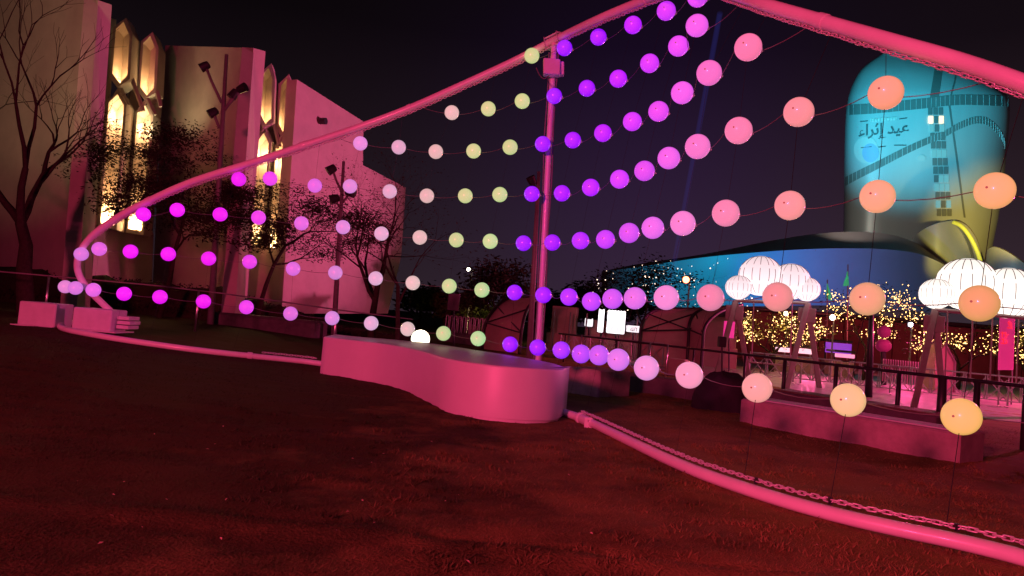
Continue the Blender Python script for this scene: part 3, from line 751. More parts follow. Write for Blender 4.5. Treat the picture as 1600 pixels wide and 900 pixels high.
tree('leaning_tree', ground_at(622, 22), hpx(622, 22, 320), 53, 'thin leaning tree right of the pink gable wall', nleaf=250, leafsize=.05, leafr=.2, levels=4, trunk_r=.085, trunk_frac=.5, spread=.7, flat_=.9, splits=(2, 2), twist=.5, lean=(.12, 0))
tree('dark_tree', ground_at(785, 42), hpx(785, 42, 392), 61, 'dark leafy tree behind the left tunnel canopy', nleaf=3800, leafsize=.16, leafr=.5, levels=5, trunk_r=.16, trunk_frac=.34, spread=.9, flat_=.6)
tree('dark_tree', ground_at(690, 62), hpx(690, 62, 430), 67, 'low dark tree beyond the hooped railing', leaf=M['leaf_warm'], nleaf=2600, leafsize=.24, leafr=.7, levels=4, trunk_r=.16, trunk_frac=.3, flat_=.6)
tree('lit_tree', ground_at(748, 52), hpx(748, 52, 440), 71, 'small tree lit yellow green behind the hooped railing', leaf=M['leaf_warm'], nleaf=1800, leafsize=.22, leafr=.5, levels=4, trunk_r=.12, trunk_frac=.3, flat_=.6)
lamp('garden_uplight', 'POINT', ground_at(752, 49) + Vector((0, 0, 1.0)), None, 90, (1.0, .85, .3), .1)
WARM = glow('fairy_bulb_warm', (1.0, 0.55, 0.17), 5.5); COOL = glow('fairy_bulb_white', (1.0, 0.72, 0.55), 3.5)
FT = 'trees wrapped in fairy lights'
tree('fairy_light_tree', ground_at(1010, 50), hpx(1010, 50, 412), 83, 'dark tree with sparse white fairy lights left of the red lamp', nleaf=2600, leafsize=.16, leafr=.5, lights=80, lightmat=COOL, lsize=.030, group=FT, levels=5, trunk_r=.16, trunk_frac=.36, flat_=.5, spread=1.1)
tree('fairy_light_tree', ground_at(1092, 47), hpx(1092, 47, 405), 89, 'bare tree with white fairy lights beside the red lamp', lights=90, lightmat=COOL, lsize=.030, group=FT, levels=5, trunk_r=.15, trunk_frac=.34, flat_=.6, spread=1.0)
tree('fairy_light_tree', ground_at(1205, 38), hpx(1205, 38, 468), 97, 'tree thick with warm fairy lights below the left cloud lantern', leaf=M['leaf_warm'], nleaf=1500, leafsize=.10, leafr=.4, lights=420, lightmat=WARM, lsize=.026, group=FT, levels=5, trunk_r=.14, trunk_frac=.32, flat_=.6, spread=1.0)
tree('fairy_light_tree', ground_at(1352, 37), hpx(1352, 37, 452), 101, 'wide tree full of warm fairy lights between the two cloud lanterns', nleaf=1200, leafsize=.09, leafr=.4, lights=620, lightmat=WARM, lsize=.026, group=FT, levels=5, trunk_r=.17, trunk_frac=.34, flat_=.55, spread=1.15)
tree('fairy_light_tree', ground_at(1495, 36), hpx(1495, 36, 486), 103, 'tree with warm fairy lights below the right cloud lantern', nleaf=900, leafsize=.09, leafr=.35, lights=240, lightmat=WARM, lsize=.026, group=FT, levels=5, trunk_r=.13, trunk_frac=.36, flat_=.4, spread=1.05)
tree('fairy_light_tree', ground_at(1605, 40), hpx(1605, 40, 486), 107, 'pink lit tree with fairy lights at the right edge behind the banner', leaf=M['leaf_warm'], nleaf=1600, leafsize=.10, leafr=.4, lights=240, lightmat=WARM, lsize=.026, group=FT, levels=5, trunk_r=.13, trunk_frac=.3, flat_=.6)
tree('bare_tree', ground_at(1120, 44), hpx(1120, 44, 425), 109, 'bare tree in front of the blue lit hall left of the cloud lantern', levels=5, trunk_r=.12, trunk_frac=.3, flat_=.8)

# hedge in front of the building
mb = MB(); rnd = random.Random(5); hp = [ground_at(px, 31.5) for px in range(-40, 660, 20)]
def hedge_h(px): return 1.45 if px < 330 else max(.35, 1.45 - (px - 330) / 190)
core = []
for k, p in enumerate(hp):
    h = hedge_h(-40 + 20 * k) * rnd.uniform(.86, 1.08); core.append([p + Vector((0, -.5, -.1)), p + Vector((0, -.45, h * .8)), p + Vector((0, 0, h)), p + Vector((0, .5, h * .8)), p + Vector((0, .55, -.1))])
hd = empty('hedge', hp[17], 'long dark clipped hedge at the foot of the limestone building', 'hedge')
mb.grid(core).build('hedge_body', M['leaf'], hd, smooth=True)
mb = MB()
for _ in range(9000):
    k = rnd.random() * (len(hp) - 1.001); i = int(k); p = hp[i].lerp(hp[i + 1], k - i); h = hedge_h(-40 + 20 * k)
    t = rnd.uniform(0, math.pi); p = p + Vector((0, -math.cos(t) * .55, h * (.12 + .9 * math.sin(t) * rnd.uniform(.4, 1)))); s_ = rnd.uniform(.04, .10)
    a = Vector((rnd.gauss(0, 1), rnd.gauss(0, 1), rnd.gauss(0, 1))).normalized(); b = a.orthogonal().normalized(); mb.add([p - a * s_, p + b * s_ * .5, p + a * s_, p - b * s_ * .5], [(0, 1, 2, 3)])
mb.build('hedge_leaves', M['leaf'], hd, kind='stuff')

# ================================================================== lamp posts
def spot_head(root, c, d, s_=.30):
    d = Vector(d).normalized(); MB().tube([c - d * s_ * .7, c - d * s_ * .55, c + d * s_ * .2, c + d * s_ * .9], [s_ * .35, s_ * .62, s_ * .72, s_ * .78], 12).build('lamp_head', M['dark'], root, smooth=True, autosmooth=40)
def lamp_post(px, py_top, z, heads, label, r=.07, mat=None, pxt=None):
    b = ground_at(px, z); t = P(pxt, py_top, z) if pxt else top_over(b, py_top); root = empty('lamp_post', b, label, 'lamp post')
    MB().tube([b - Vector((0, 0, .1)), b.lerp(t, .5), t], [r * 1.25, r, r * .62], 10).build('pole', mat or M['grey'], root, smooth=True)
    for (hx, hy, ax_, ay_, dx, dy) in heads:
        h = P(hx, hy, z); a = P(ax_, ay_, z); MB().tube([a, a.lerp(h, .6) - Vector((0, 0, .05)), h], r * .55, 6).build('arm', mat or M['grey'], root, smooth=True); spot_head(root, h, _r * dx - _u * dy - _f * .2, 9.5 / FPX * z)
    return root
lamp_post(329, 85, 27, [(321, 103, 346, 160, -.8, .5), (377, 139, 351, 170, .8, -.3), (366, 146, 351, 172, -.5, .8), (334, 175, 343, 200, -.4, .3)], 'tall lamp post with several round spotlight heads before the limestone wall', .10, pxt=354)
lamp_post(521, 252, 27, [(519, 264, 534, 300, -.6, .4), (524, 310, 532, 325, -.6, .2), (546, 300, 534, 318, .6, .2)], 'lamp post with spotlight heads in front of the pink gable', .085, pxt=537)
lamp_post(826, 268, 23, [(832, 284, 838, 300, -.3, -.6)], 'plain grey mast just left of the pink arch post', .085, pxt=842)
lamp_post(1357, 480, 24, [], 'dark tall pole between the orange globes', .10, M['dark'], pxt=1362)
def flood_mast(px, py, z, col, strength, label, size=.13, lightp=0, lcol=None):
    b = ground_at(px - 4, z); c = P(px, py, z); root = empty('floodlight_mast', b, label, 'floodlight', 'lit floodlights on the plaza')
    MB().tube([b, Vector((b.x, b.y, c.z + .1))], .045, 6).build('pole', M['grey'], root)
    MB().rbox(c + _f * .12, (size * 2.2, .10, size * 2.2), (_r, _f, _u), .02).build('housing', M['dark'], root)
    MB().sphere(c, size, 12, 8, sq=(1, .5, 1)).build('lens', glow('flood_lens', col, strength), root, smooth=True)
    if lightp: lamp('plaza_flood', 'SPOT', c - _f * .3, ground_at(px + 60, z - 9), lightp, lcol, .2, 120, .8)
flood_mast(1072, 437, 44, (1.0, .16, .06), 14, 'floodlight glowing red beside the fairy light trees', .20, 900, (1, .1, .06))
flood_mast(732, 421, 50, (1.0, .9, .72), 10, 'small white floodlight above the hooped railing', .12)
flood_mast(1228, 490, 40, (1.0, .62, .34), 10, 'warm floodlight under the left cloud lantern', .13)
flood_mast(1268, 492, 40, (1.0, .55, .62), 14, 'pinkish white floodlight right of the A-frame under the left cloud', .19, 900, (1, .08, .3))
flood_mast(1301, 496, 40, (1.0, .55, .36), 12, 'warm floodlight left of the wide fairy light tree', .16)
flood_mast(1423, 507, 39, (.9, .8, 1.0), 10, 'cold white floodlight right of the wide fairy light tree', .13, 950, (1, .06, .28))
flood_mast(1465, 510, 38, (1.0, .66, .40), 10, 'warm floodlight beside the right A-frame', .12, 950, (1, .06, .26))

# ================================================================== railings and barriers
def railing(name, pts, h, label, mat_rail, mat_post, rr=.03, pr=.03, posts=None, lower=True, cat='railing'):
    root = empty(name, pts[0], label, cat); up = Vector((0, 0, 1))
    MB().tube([p + up * h for p in pts], rr, 8).build('top_rail', mat_rail, root, smooth=True)
    if lower: MB().tube([p + up * h * .52 for p in pts], rr * .6, 6).build('mid_rail', mat_rail, root, smooth=True)
    for p, w in posts:
        MB().tube([p - up * .05, p + up * h], w, 8).build('post', mat_post, root, smooth=True)
    return root
ra, rb = ground_at(870, 30), ground_at(1640, 12.6)
fz = zplane(870, 30, 1640, 12.6); rl = [ground_at(px, fz(px)) for px in (870, 960, 1040, 1120, 1200, 1280, 1360, 1440, 1520, 1600, 1680)]
railing('plaza_railing', rl, 1.12, 'dark steel railing running along the plaza behind the concrete bench', M['dark'], M['dark'], .035, .03,
        posts=[(ground_at(px, fz(px)), w) for px, w in ((880, .03), (960, .03), (1080, .03), (1160, .035), (1222, .05), (1302, .05), (1400, .05), (1468, .085), (1522, .06), (1600, .07))], lower=False)
for px in (1039, 1012, 905):
    b = ground_at(px, fz(px) - .3); MB().tube([b, top_over(b, 0 + proj(b + Vector((0, 0, 1.18)))[1])], .026, 8).build('steel_bollard', M['inox'], smooth=True, label={1039: 'bright stainless post in front of the plaza railing', 1012: 'thin stainless post behind the orchid globe', 905: 'stainless post left of the plaza railing'}[px], cat='post')
lz = zplane(-60, 20, 640, 24); pl_ = [ground_at(px, lz(px)) for px in (-60, 40, 140, 240, 340, 440, 540, 640)]
railing('lawn_railing', pl_, 1.22, 'thin stainless railing on the left behind the magenta globes', M['grey'], M['inox'], .022, .03, posts=[(ground_at(px, lz(px)), .032) for px in (-40, 69, 304, 520)], lower=False)
# crowd barriers with crossed bracing
def make_barrier():
    root = empty('crowd_barrier', (0, 0, 0)); Wd, H = 1.92, 1.05
    MB().tube([(-Wd / 2, 0, .06), (-Wd / 2, 0, H), (Wd / 2, 0, H), (Wd / 2, 0, .06)], .034, 6).tube([(-Wd / 2, 0, .22), (Wd / 2, 0, .22)], .02, 6).build('barrier_frame', M['barrier'], root)
    for k in range(1, 3):
        for s_ in (-.03, .03): MB().tube([(-Wd / 2 + Wd * k / 3 + s_, 0, .22), (-Wd / 2 + Wd * k / 3 + s_, 0, H)], .020, 6).build('upright', M['barrier'], root)
    for k in range(3):
        a, b = -Wd / 2 + Wd * k / 3 + .04, -Wd / 2 + Wd * (k + 1) / 3 - .04
        MB().tube([(a, 0, .24), (b, 0, H - .12)], .019, 5).tube([(a, 0.012, H - .12), (b, 0.012, .24)], .019, 5).build('cross_brace', M['barrier'], root)
    for s_ in (-1, 1): MB().box((s_ * Wd * .38, 0, .02), (.07, .60, .03)).build('foot', M['barrier'], root)
    return root
proto = make_barrier(); bz = zplane(1175, 29, 1640, 24.5); ba = ground_at(1175, 29); bb = ground_at(1660, 24.3); bd = (bb - ba); nb = 6; ang = math.atan2(bd.y, bd.x)
BL = ['leftmost of the row', 'second from the left', 'third from the left', 'fourth from the left', 'fifth from the left', 'at the right edge']
for k in range(nb):
    p = ba.lerp(bb, (k + .5) / nb); lab = f'crossed metal crowd barrier on the plaza, {BL[k]}'
    if k == 0: proto.location = p; proto.rotation_euler = (0, 0, ang); tag(proto, lab, 'barrier', 'crowd barriers behind the railing')
    else: copy_tree(proto, p, ang, lab)
p = ground_at(1240, 40)
for k, (px, z, t) in enumerate(((905, 40, 'behind the white light boxes, left one'), (952, 39, 'in front of the tall white light box'), (1000, 38, 'in front of the scribbled sign'))):
    copy_tree(proto, ground_at(px, z - 5), ang * .6, f'small crowd barrier {t}')
# hooped pale railing
h0, h1 = ground_at(694, 40), ground_at(775, 37); hr = empty('hoop_railing', h0, 'pale hooped metal railing on the dark wall left of the arch post', 'railing')
for k in range(12):
    p = h0.lerp(h1, k / 12); q = h0.lerp(h1, (k + .62) / 12); u3 = Vector((0, 0, 1)); lo, hi = .55, 1.42
    MB().tube(catmull([p + u3 * lo, p + u3 * (hi - .1), p.lerp(q, .5) + u3 * hi, q + u3 * (hi - .1), q + u3 * lo], 4), .028, 5).build('hoop', M['frame_white'], hr, smooth=True)
MB().box((h0 + h1) / 2 + Vector((0, 0, .28)), ((h1 - h0).length * 1.15, .4, .56), axes_from(h1 - h0)).build('low_wall', M['conc_dark'], hr)
b = ground_at(709, 36); sg = empty('dark_sign', b, 'plain dark upright sign above the hooped railing', 'sign'); t = P(709, 472, 36)
MB().rbox(t, (.58, .08, .85), (_r0, _f, Vector((0, 0, 1))), .02).build('panel', M['dark'], sg); MB().tube([b, t], .05, 6).build('post', M['dark'], sg)
# white picket fence in front of the kiosk
k0, k1 = ground_at(1378, 33), ground_at(1440, 31.5); pf = empty('picket_fence', k0, 'short white picket fence behind the crowd barriers', 'fence')
for k in range(17):
    p = k0.lerp(k1, k / 16); MB().box(p + Vector((0, 0, .72)), (.05, .03, 1.0)).build('picket', M['frame_white'], pf)
MB().box((k0 + k1) / 2 + Vector((0, .03, .9)), ((k1 - k0).length, .03, .06), axes_from(k1 - k0)).build('rail', M['frame_white'], pf)

for px, py, z, w in ((1195, 505, 37.2, 60), (1225, 510, 37.4, 45), (1325, 500, 36.2, 45), (1385, 490, 36.4, 45), (1500, 515, 35.2, 30), (1600, 520, 39, 60)):
    lamp('fairy_light_glow', 'POINT', P(px, py, z), None, w, (1.0, .62, .2), .25)

# ================================================================== cloud lanterns on A-frames
def lantern_mat(name, col, top, bot):
    m = glow(name, col, 1.0); n = m.node_tree; b = n.nodes['Principled BSDF']; t = n.nodes.new('ShaderNodeTexCoord'); sx = n.nodes.new('ShaderNodeSeparateXYZ'); mr = n.nodes.new('ShaderNodeMapRange')
    n.links.new(t.outputs['Generated'], sx.inputs[0]); n.links.new(sx.outputs['Z'], mr.inputs['Value']); mr.inputs['To Min'].default_value = bot; mr.inputs['To Max'].default_value = top
    n.links.new(mr.outputs[0], b.inputs['Emission Strength']); b.inputs['Base Color'].default_value = (.35, .33, .33, 1); return m
LANT = lantern_mat('lantern_fabric', (1.0, 0.80, 0.84), .78, 1.45); LANT2 = lantern_mat('lantern_fabric_warm', (1.0, 0.93, 0.84), 1.0, 1.7)
RIB = material('lantern_rib', (0.20, 0.14, 0.13), 0.6)
def cloud(globes, frames, ropes, label, mat, seed):
    rnd = random.Random(seed); p0 = ground_at(frames[0][0][0], frames[0][3]); root = empty('cloud_lantern_swing', p0, label, 'lantern')
    up = Vector((0, 0, 1))
    for (gx, gy, gr, z) in globes:
        c = P(gx, gy, z); r_ = gr / FPX * z; sq = .94
        g = MB().sphere(c, r_, 24, 16, sq=(1, 1, sq)).build('lantern_globe', mat, root, smooth=True)
        for k in range(16):
            a = 2 * math.pi * k / 16 + rnd.random() * .1
            for s_ in range(3):         # dashed seam stitched in three runs
                t0, t1 = (.14 + .26 * s_) * math.pi, (.14 + .26 * s_ + .20) * math.pi
                pts = [c + Vector((math.sin(t) * math.cos(a), math.sin(t) * math.sin(a), math.cos(t) * sq)) * (r_ * 1.004) for t in [t0 + (t1 - t0) * i / 5 for i in range(6)]]
                mbs = MB().tube(pts, r_ * .013, 4)
                if a % 6.283 > 2.9 or True: mbs.build('rib', RIB, g)
        MB().tube([c + Vector((math.sin(.13 * math.pi) * math.cos(t), math.sin(.13 * math.pi) * math.sin(t), math.cos(.13 * math.pi) * sq)) * r_ * 1.004 for t in [i / 20 * 6.283 for i in range(20)]], r_ * .013, 4, closed=True).build('rib_ring', RIB, g)
    for (ap, f1, f2, z) in frames:
        a = P(*ap, z); b1 = ground_at(f1, z - .9); b2 = ground_at(f2, z + .9)
        for b in (b1, b2):
            d = (a - b); x_ = d.normalized(); y_ = x_.cross(_f).normalized(); MB().rbox((a + b) / 2, (d.length, .17, .10), (x_, y_, x_.cross(y_)), .01).build('leg', M['frame_white'], root)
        MB().rbox(a - up * .42, (.62, .05, .5), (_r0, _f, up), .01).build('gusset', M['frame_white'], root)
    a, b = P(*frames[0][0], frames[0][3]), P(*frames[-1][0], frames[-1][3])
    MB().tube([a, b], .06, 8).build('beam', M['frame_white'], root)
    for (rx, y0, y1, z) in ropes:
        MB().tube([P(rx, y0, z), P(rx - (y1 - y0) * .04, y1, z)], .022, 6).build('swing_rope', M['frame_white'], root)
    for (ra_, rb_) in zip(ropes[0::2], ropes[1::2]):
        s0 = P(ra_[0] - (ra_[2] - ra_[1]) * .04, ra_[2], ra_[3]); s1 = P(rb_[0] - (rb_[2] - rb_[1]) * .04, rb_[2], rb_[3])
        MB().rbox((s0 + s1) / 2, ((s1 - s0).length * 1.1, .35, .05), axes_from(s1 - s0), .01).build('swing_seat', M['frame_white'], root)
    c = sum((P(g[0], g[1], g[3]) for g in globes), Vector()) / len(globes)
cloud([(1188, 431, 33, 26.4), (1235, 440, 30, 26.2), (1154, 449, 20, 26), (1261, 452, 20, 25.9), (1209, 456, 18, 25.9)],
      [((1149, 470), 1117, 1171, 26), ((1262, 474), 1229, 1280, 26)], [(1178, 470, 566, 25.8), (1238, 474, 572, 25.8)], 'white cloud lantern cluster on A-frames, left of the two', LANT, 1)
cloud([(1510, 444, 43, 22.4), (1574, 458, 42, 22.1), (1463, 459, 25, 22.1), (1540, 474, 20, 21.9), (1644, 462, 34, 22.2), (1610, 478, 22, 21.9)],
      [((1461, 484), 1428, 1474, 22), ((1640, 500), 1612, 1660, 21.6)], [(1481, 484, 588, 21.9), (1520, 492, 592, 21.9), (1551, 494, 596, 21.8), (1592, 498, 600, 21.8)], 'white cloud lantern cluster on A-frames at the right edge', LANT2, 2)

# ================================================================== banner, kiosk, flags, speaker, panels
b = ground_at(1570, 27); bn = empty('event_banner', b, 'tall pink banner with red characters under the right cloud lantern', 'banner')
bt, bb_ = P(1574, 492, 27), P(1571, 578, 27); u_ = (bt - bb_); hgt = u_.length; xx = _r * math.cos(.03)
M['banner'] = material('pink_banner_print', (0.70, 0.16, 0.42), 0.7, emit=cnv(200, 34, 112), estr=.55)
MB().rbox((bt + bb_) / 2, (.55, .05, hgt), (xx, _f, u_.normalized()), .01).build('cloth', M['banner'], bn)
for s_ in (-1, 1): MB().tube([b + _r0 * s_ * .24, (bt + bb_) / 2 + u_ * .5 + xx * s_ * .24 + _f * .04], .025, 6).build('pole', M['grey'], bn)
M['redink'] = material('red_print', (0.8, 0.06, 0.05), 0.7, emit=cnv(240, 45, 50), estr=.8)
def stroke(px0, py0, px1, py1, w=.016):
    MB().tube([P(px0, py0, 26.95), P(px1, py1, 26.95)], w, 4).build('character_stroke', M['redink'], bn)
for q in ((1564, 520, 1570, 521), (1567, 518, 1566, 527), (1571, 519, 1572, 528), (1572, 523, 1575, 523), (1565, 530, 1571, 531), (1568, 528, 1568, 535), (1564, 536, 1571, 537), (1572, 531, 1573, 537),
          (1575, 504, 1580, 505), (1577, 502, 1577, 510), (1580, 506, 1580, 513), (1574, 512, 1581, 513)): stroke(*q)
# kiosk with lit opening right of the fairy tree
b = ground_at(1478, 33); kk = empty('white_tent', b, 'small white peaked tent beside the fairy light tree', 'tent')
q0, q1, q2 = P(1462, 562, 33), P(1477, 538, 33), P(1492, 566, 33)
MB().prism([q0, q1, q2, ground_at(1491, 33), ground_at(1461, 33)], (.4, 2.0, 0)).build('tent_body', M['canvas'], kk)
MB().tube([q1, q2, ground_at(1491, 33)], .05, 6).build('tent_pole', M['frame_white'], kk)
# flags on poles
def flag(px, y0, y1, z, pts, label):
    b = ground_at(px, z); root = empty('flag_pole', b, label, 'flag'); MB().tube([b, P(px + 2, y0, z)], .035, 6).build('pole', M['frame_white'], root)
    mb = MB(); rows_ = []
    for (ax_, ay_, bx_, by_) in pts:
        rows_.append([P(ax_ + (bx_ - ax_) * t, ay_ + (by_ - ay_) * t, z) + _f * .10 * math.sin(t * 7 + ay_) for t in (0, .25, .5, .75, 1)])
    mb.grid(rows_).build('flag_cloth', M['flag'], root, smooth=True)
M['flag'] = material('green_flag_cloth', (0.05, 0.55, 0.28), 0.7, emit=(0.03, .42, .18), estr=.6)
flag(1291, 437, 0, 48, [(1292, 443, 1293, 445), (1291, 450, 1296, 456), (1290, 458, 1299, 464), (1291, 465, 1302, 472)], 'drooping green flag on a pole right of the left cloud lantern')
flag(1323, 413, 0, 47, [(1324, 424, 1324, 426), (1321, 432, 1325, 434), (1319, 440, 1327, 440), (1318, 447, 1328, 446)], 'green flag on the taller pole left of the wide fairy light tree')
b = ground_at(1128, 19); spk = empty('loudspeaker', b, 'black loudspeaker on a stand left of the A-frame', 'speaker'); t = P(1128, 534, 19)
MB().rbox(t, (.19, .18, .27), (_r0, _f, Vector((0, 0, 1))), .015).build('cabinet', M['clip'], spk); MB().tube([b, t], .022, 8).build('pole', M['dark'], spk)
# blurred pink figures of light art under the wide tree
for px, py, hh, lab in ((1381, 528, 44, 'tall pink lit sculpture under the wide fairy light tree'), (1139, 515, 26, 'small bright pink sign board left of the A-frame')):
    z = 34; c = P(px, py, z); b = ground_at(px, z); pm = material('pink_panel', (.30, .05, .17), .6, emit=cnv(225, 50, 140), estr=.08 if px > 1300 else .8)
    root = empty('light_sculpture' if px > 1300 else 'sign_board', b, lab, 'sculpture' if px > 1300 else 'sign')
    if px > 1300:
        MB().sphere(c + Vector((0, 0, .28)), .32, 14, 10, sq=(1, .6, .9)).build('upper_ball', pm, root, smooth=True); MB().sphere(c - Vector((0, 0, .36)), .38, 14, 10, sq=(1, .6, .8)).build('lower_ball', pm, root, smooth=True); MB().tube([b, c - Vector((0, 0, .5))], .12, 8).build('stem', M['dark'], root)
    else:
        MB().rbox(c, (.5, .06, hh / FPX * z), (_r0, _f, Vector((0, 0, 1))), .02).build('panel', pm, root); MB().tube([b, c], .04, 6).build('post', M['dark'], root)
# purple lit stall and low lit counters
def stall(px0, px1, py0, py1, z, col, strength, label, name='market_stall'):
    a, b = ground_at(px0, z), ground_at(px1, z); root = empty(name, (a + b) / 2, label, 'stall'); X, Y, Z = axes_from(b - a); L = (b - a).length
    t0, t1 = P((px0 + px1) / 2, py0, z), P((px0 + px1) / 2, py1, z); m = (t0 + t1) / 2; hh = (t0 - t1).length
    MB().rbox(m, (L, .12, hh), (X, Y, Z), .02).build('light_panel', glow('stall_light', col, strength), root)
    MB().rbox(m + Y * .5 + Z * (hh / 2 + .12), (L * 1.08, 1.1, .12), (X, Y, Z), .02).build('roof', M['dark'], root)
    for s_ in (-1, 1): MB().tube([(a if s_ < 0 else b) + Y * .1, m + X * s_ * L * .5 + Y * .1 + Z * hh / 2], .05, 6).build('post', M['dark'], root)
    base = (a + b) / 2; MB().rbox(Vector((m.x, m.y, base.z + .42)) + Y * .2, (L, .5, .84), (X, Y, Z), .02).build('counter', M['conc'], root)
    return root
stall(1290, 1330, 536, 552, 42, cnv(120, 20, 190), 1.0, 'stall lit purple behind the left A-frame')
stall(1212, 1235, 543, 550, 40, cnv(255, 190, 210), 1.3, 'low lit counter behind the left A-frame, left of two')
stall(1245, 1275, 545, 553, 40, cnv(255, 190, 210), 1.3, 'low lit counter between the legs of the left A-frame')
stall(1305, 1335, 553, 559, 38, cnv(255, 140, 190), 1.1, 'long low pink counter behind the crowd barriers')
stall(735, 768, 472, 479, 60, cnv(190, 110, 220), 1.0, 'far low building lit violet above the hooped railing')
# white light boxes of the stage shop
def lightbox(px0, px1, py0, py1, z, label, teeth, name='light_box', strength=2.2):
    a = ground_at((px0 + px1) / 2, z); root = empty(name, a, label, 'light box'); tl, br_ = P(px0, py0, z), P(px1, py1, z); w = (px1 - px0) / FPX * z; h = (py1 - py0) / FPX * z; c = (tl + br_) / 2
    MB().rbox(c, (w, .3, h), (_r0, _f, Vector((0, 0, 1))), .03).build('lit_face', glow('lightbox_face', (1.0, .93, 1.0), strength), root)
    MB().rbox(c + Vector((0, .2, 0)), (w * 1.06, .12, h * 1.04), None, .02).build('case', M['dark'], root)
    MB().tube([a, c], .06, 6).build('post', M['dark'], root)
    for k in range(teeth): MB().sphere(c + Vector(((k / max(1, teeth - 1) - .5) * w * .86, 0, h / 2 + .02)), w * .09, 8, 6).build('bulb', glow('bulb', (1, .95, 1), strength), root)
    for k in range(max(0, teeth - 3)): 
        q = c + Vector(((k - (teeth - 4) / 2) * w * .26, -.18, -h * .32)); MB().tube([q - Vector((0, 0, h * .12)), q + Vector((0, 0, h * .08)), q + Vector((.04, 0, h * .1)), q + Vector((.08, 0, h * .08)), q + Vector((.08, 0, -h * .12))], .018, 5).build('hook', M['dark'], root)
lightbox(949, 976, 488, 521, 38, 'widest glaring white light box behind the violet globes', 6)
lightbox(935, 943, 484, 519, 38.5, 'narrow tall white light box left of the widest one', 2)
lightbox(914, 926, 499, 510, 40, 'small warm light box at the left of the white ones', 2, strength=1.2)
sb = lightbox(979, 1000, 509, 519, 37, 'white sign with scribbled lettering right of the light boxes', 0, 'lit_sign', 1.1)
for q in ((987, 512, 985, 516), (985, 516, 990, 516), (989, 511, 989, 518), (992, 512, 991, 517), (992, 512, 996, 513), (995, 513, 994, 518)):
    MB().tube([P(q[0], q[1], 36.75), P(q[2], q[3], 36.75)], .014, 4).build('lettering', M['grey'], bpy.data.objects['lit_sign'])

# ================================================================== tunnel canopies (curved steel ribs with canvas)
def tunnel(ribs, label, cover=True):
    b = P(*ribs[0][0]); root = empty('tunnel_canopy', Vector((b.x, b.y, gh(b.x, b.y))), label, 'canopy'); sm = []
    for r_ in ribs:
        pts = [P(*q) for q in r_]; g = pts[0].copy(); g.z = gh(g.x, g.y); c = catmull([g] + pts, 5); sm.append(c)
        MB().tube(c, .075, 8).build('rib', M['dark'], root, smooth=True)
        inner = [p + (_r * .34 - _u * .30) for p in c[4:]]
    if cover:
        for a, b_ in zip(sm, sm[1:]):
            n = min(len(a), len(b_)); rows_ = [[a[i].lerp(b_[i], t) + _f * .25 for t in (0, .33, .66, 1)] for i in range(n)]
            MB().grid(rows_).build('canvas', M['canvas'], root, smooth=True)
    for a, b_ in zip(sm, sm[1:]):
        n = min(len(a), len(b_))
        for i, j in ((n // 3, 2 * n // 3), (2 * n // 3, n // 3), (n - 1, n - 1), (n // 3, n // 3)):
            MB().tube([a[i] - _f * .05, b_[j] - _f * .05], .035, 6).build('brace', M['dark'], root)
    return root
tunnel([[(1000, 530, 33), (1002, 510, 33), (1009, 495, 33.2), (1022, 486, 33.6), (1045, 483, 34.5)],
        [(1076, 530, 32.5), (1077, 508, 32.5), (1083, 493, 32.8), (1094, 485, 33.2), (1112, 480, 34)],
        [(1098, 540, 31), (1100, 516, 31), (1109, 500, 31.3), (1128, 486, 32), (1160, 476, 33)]], 'curved steel and canvas tunnel canopy behind the orchid globes')
tunnel([[(756, 515, 35), (762, 498, 35), (772, 484, 35.4), (784, 472, 36), (800, 464, 36.5)],
        [(813, 535, 33), (816, 510, 33), (821, 490, 33.4), (830, 474, 34), (846, 464, 34.6)]], 'smaller tunnel canopy just left of the arch post')
# hall behind the canopies
a, b = ground_at(850, 40), ground_at(1150, 37); X, Y, Z = axes_from(b - a); L = (b - a).length
hall = empty('market_hall', (a + b) / 2, 'low tan hall with a dark eave behind the tunnel canopy', 'building')
M['hallwall'] = material('hall_render', (0.40, 0.28, 0.23), .85, var=.12, scale=1)
hm = (a + b) / 2
MB().box(hm + Y * 1.5 + Z * .5, (L, 2.5, 1.0), (X, Y, Z)).build('wall', M['hallwall'], hall)
for k, (f0, f1, hh) in enumerate(((-.5, -.36, 2.5), (-.30, -.20, 1.9), (-.20, .0, 1.4), (.02, .14, 2.2))):
    MB().rbox(hm + X * L * (f0 + f1) / 2 + Y * (1.3 + .1 * k) + Z * hh / 2, (L * (f1 - f0), .5, hh), (X, Y, Z), .03).build('wall_bay', M['hallwall'], hall)
MB().box(hm + X * L * .36 + Y * 1.6 + Z * 1.3, (L * .26, 2.2, 2.6), (X, Y, Z)).build('wall', M['hallwall'], hall)
MB().rbox(hm + X * L * .33 + Y * .9 + Z * 2.75, (L * .40, 3.6, .25), (X, Y, Z), .04).build('eave', M['dark'], hall)
for k in range(7): MB().tube([hm + X * (L * (-.46 + .09 * k)), hm + X * (L * (-.46 + .09 * k)) + Z * 2.2], .045, 6).build('column', M['grey'], hall)
a, b = ground_at(1020, 27), ground_at(1095, 26); X, Y, Z = axes_from(b - a); MB().rbox((a + b) / 2 + Z * .32, ((b - a).length * .42, .5, .62), (X, Y, Z), .03).build('low_counter', M['canvas'], label='tan counter block in front of the tunnel canopy', cat='counter')

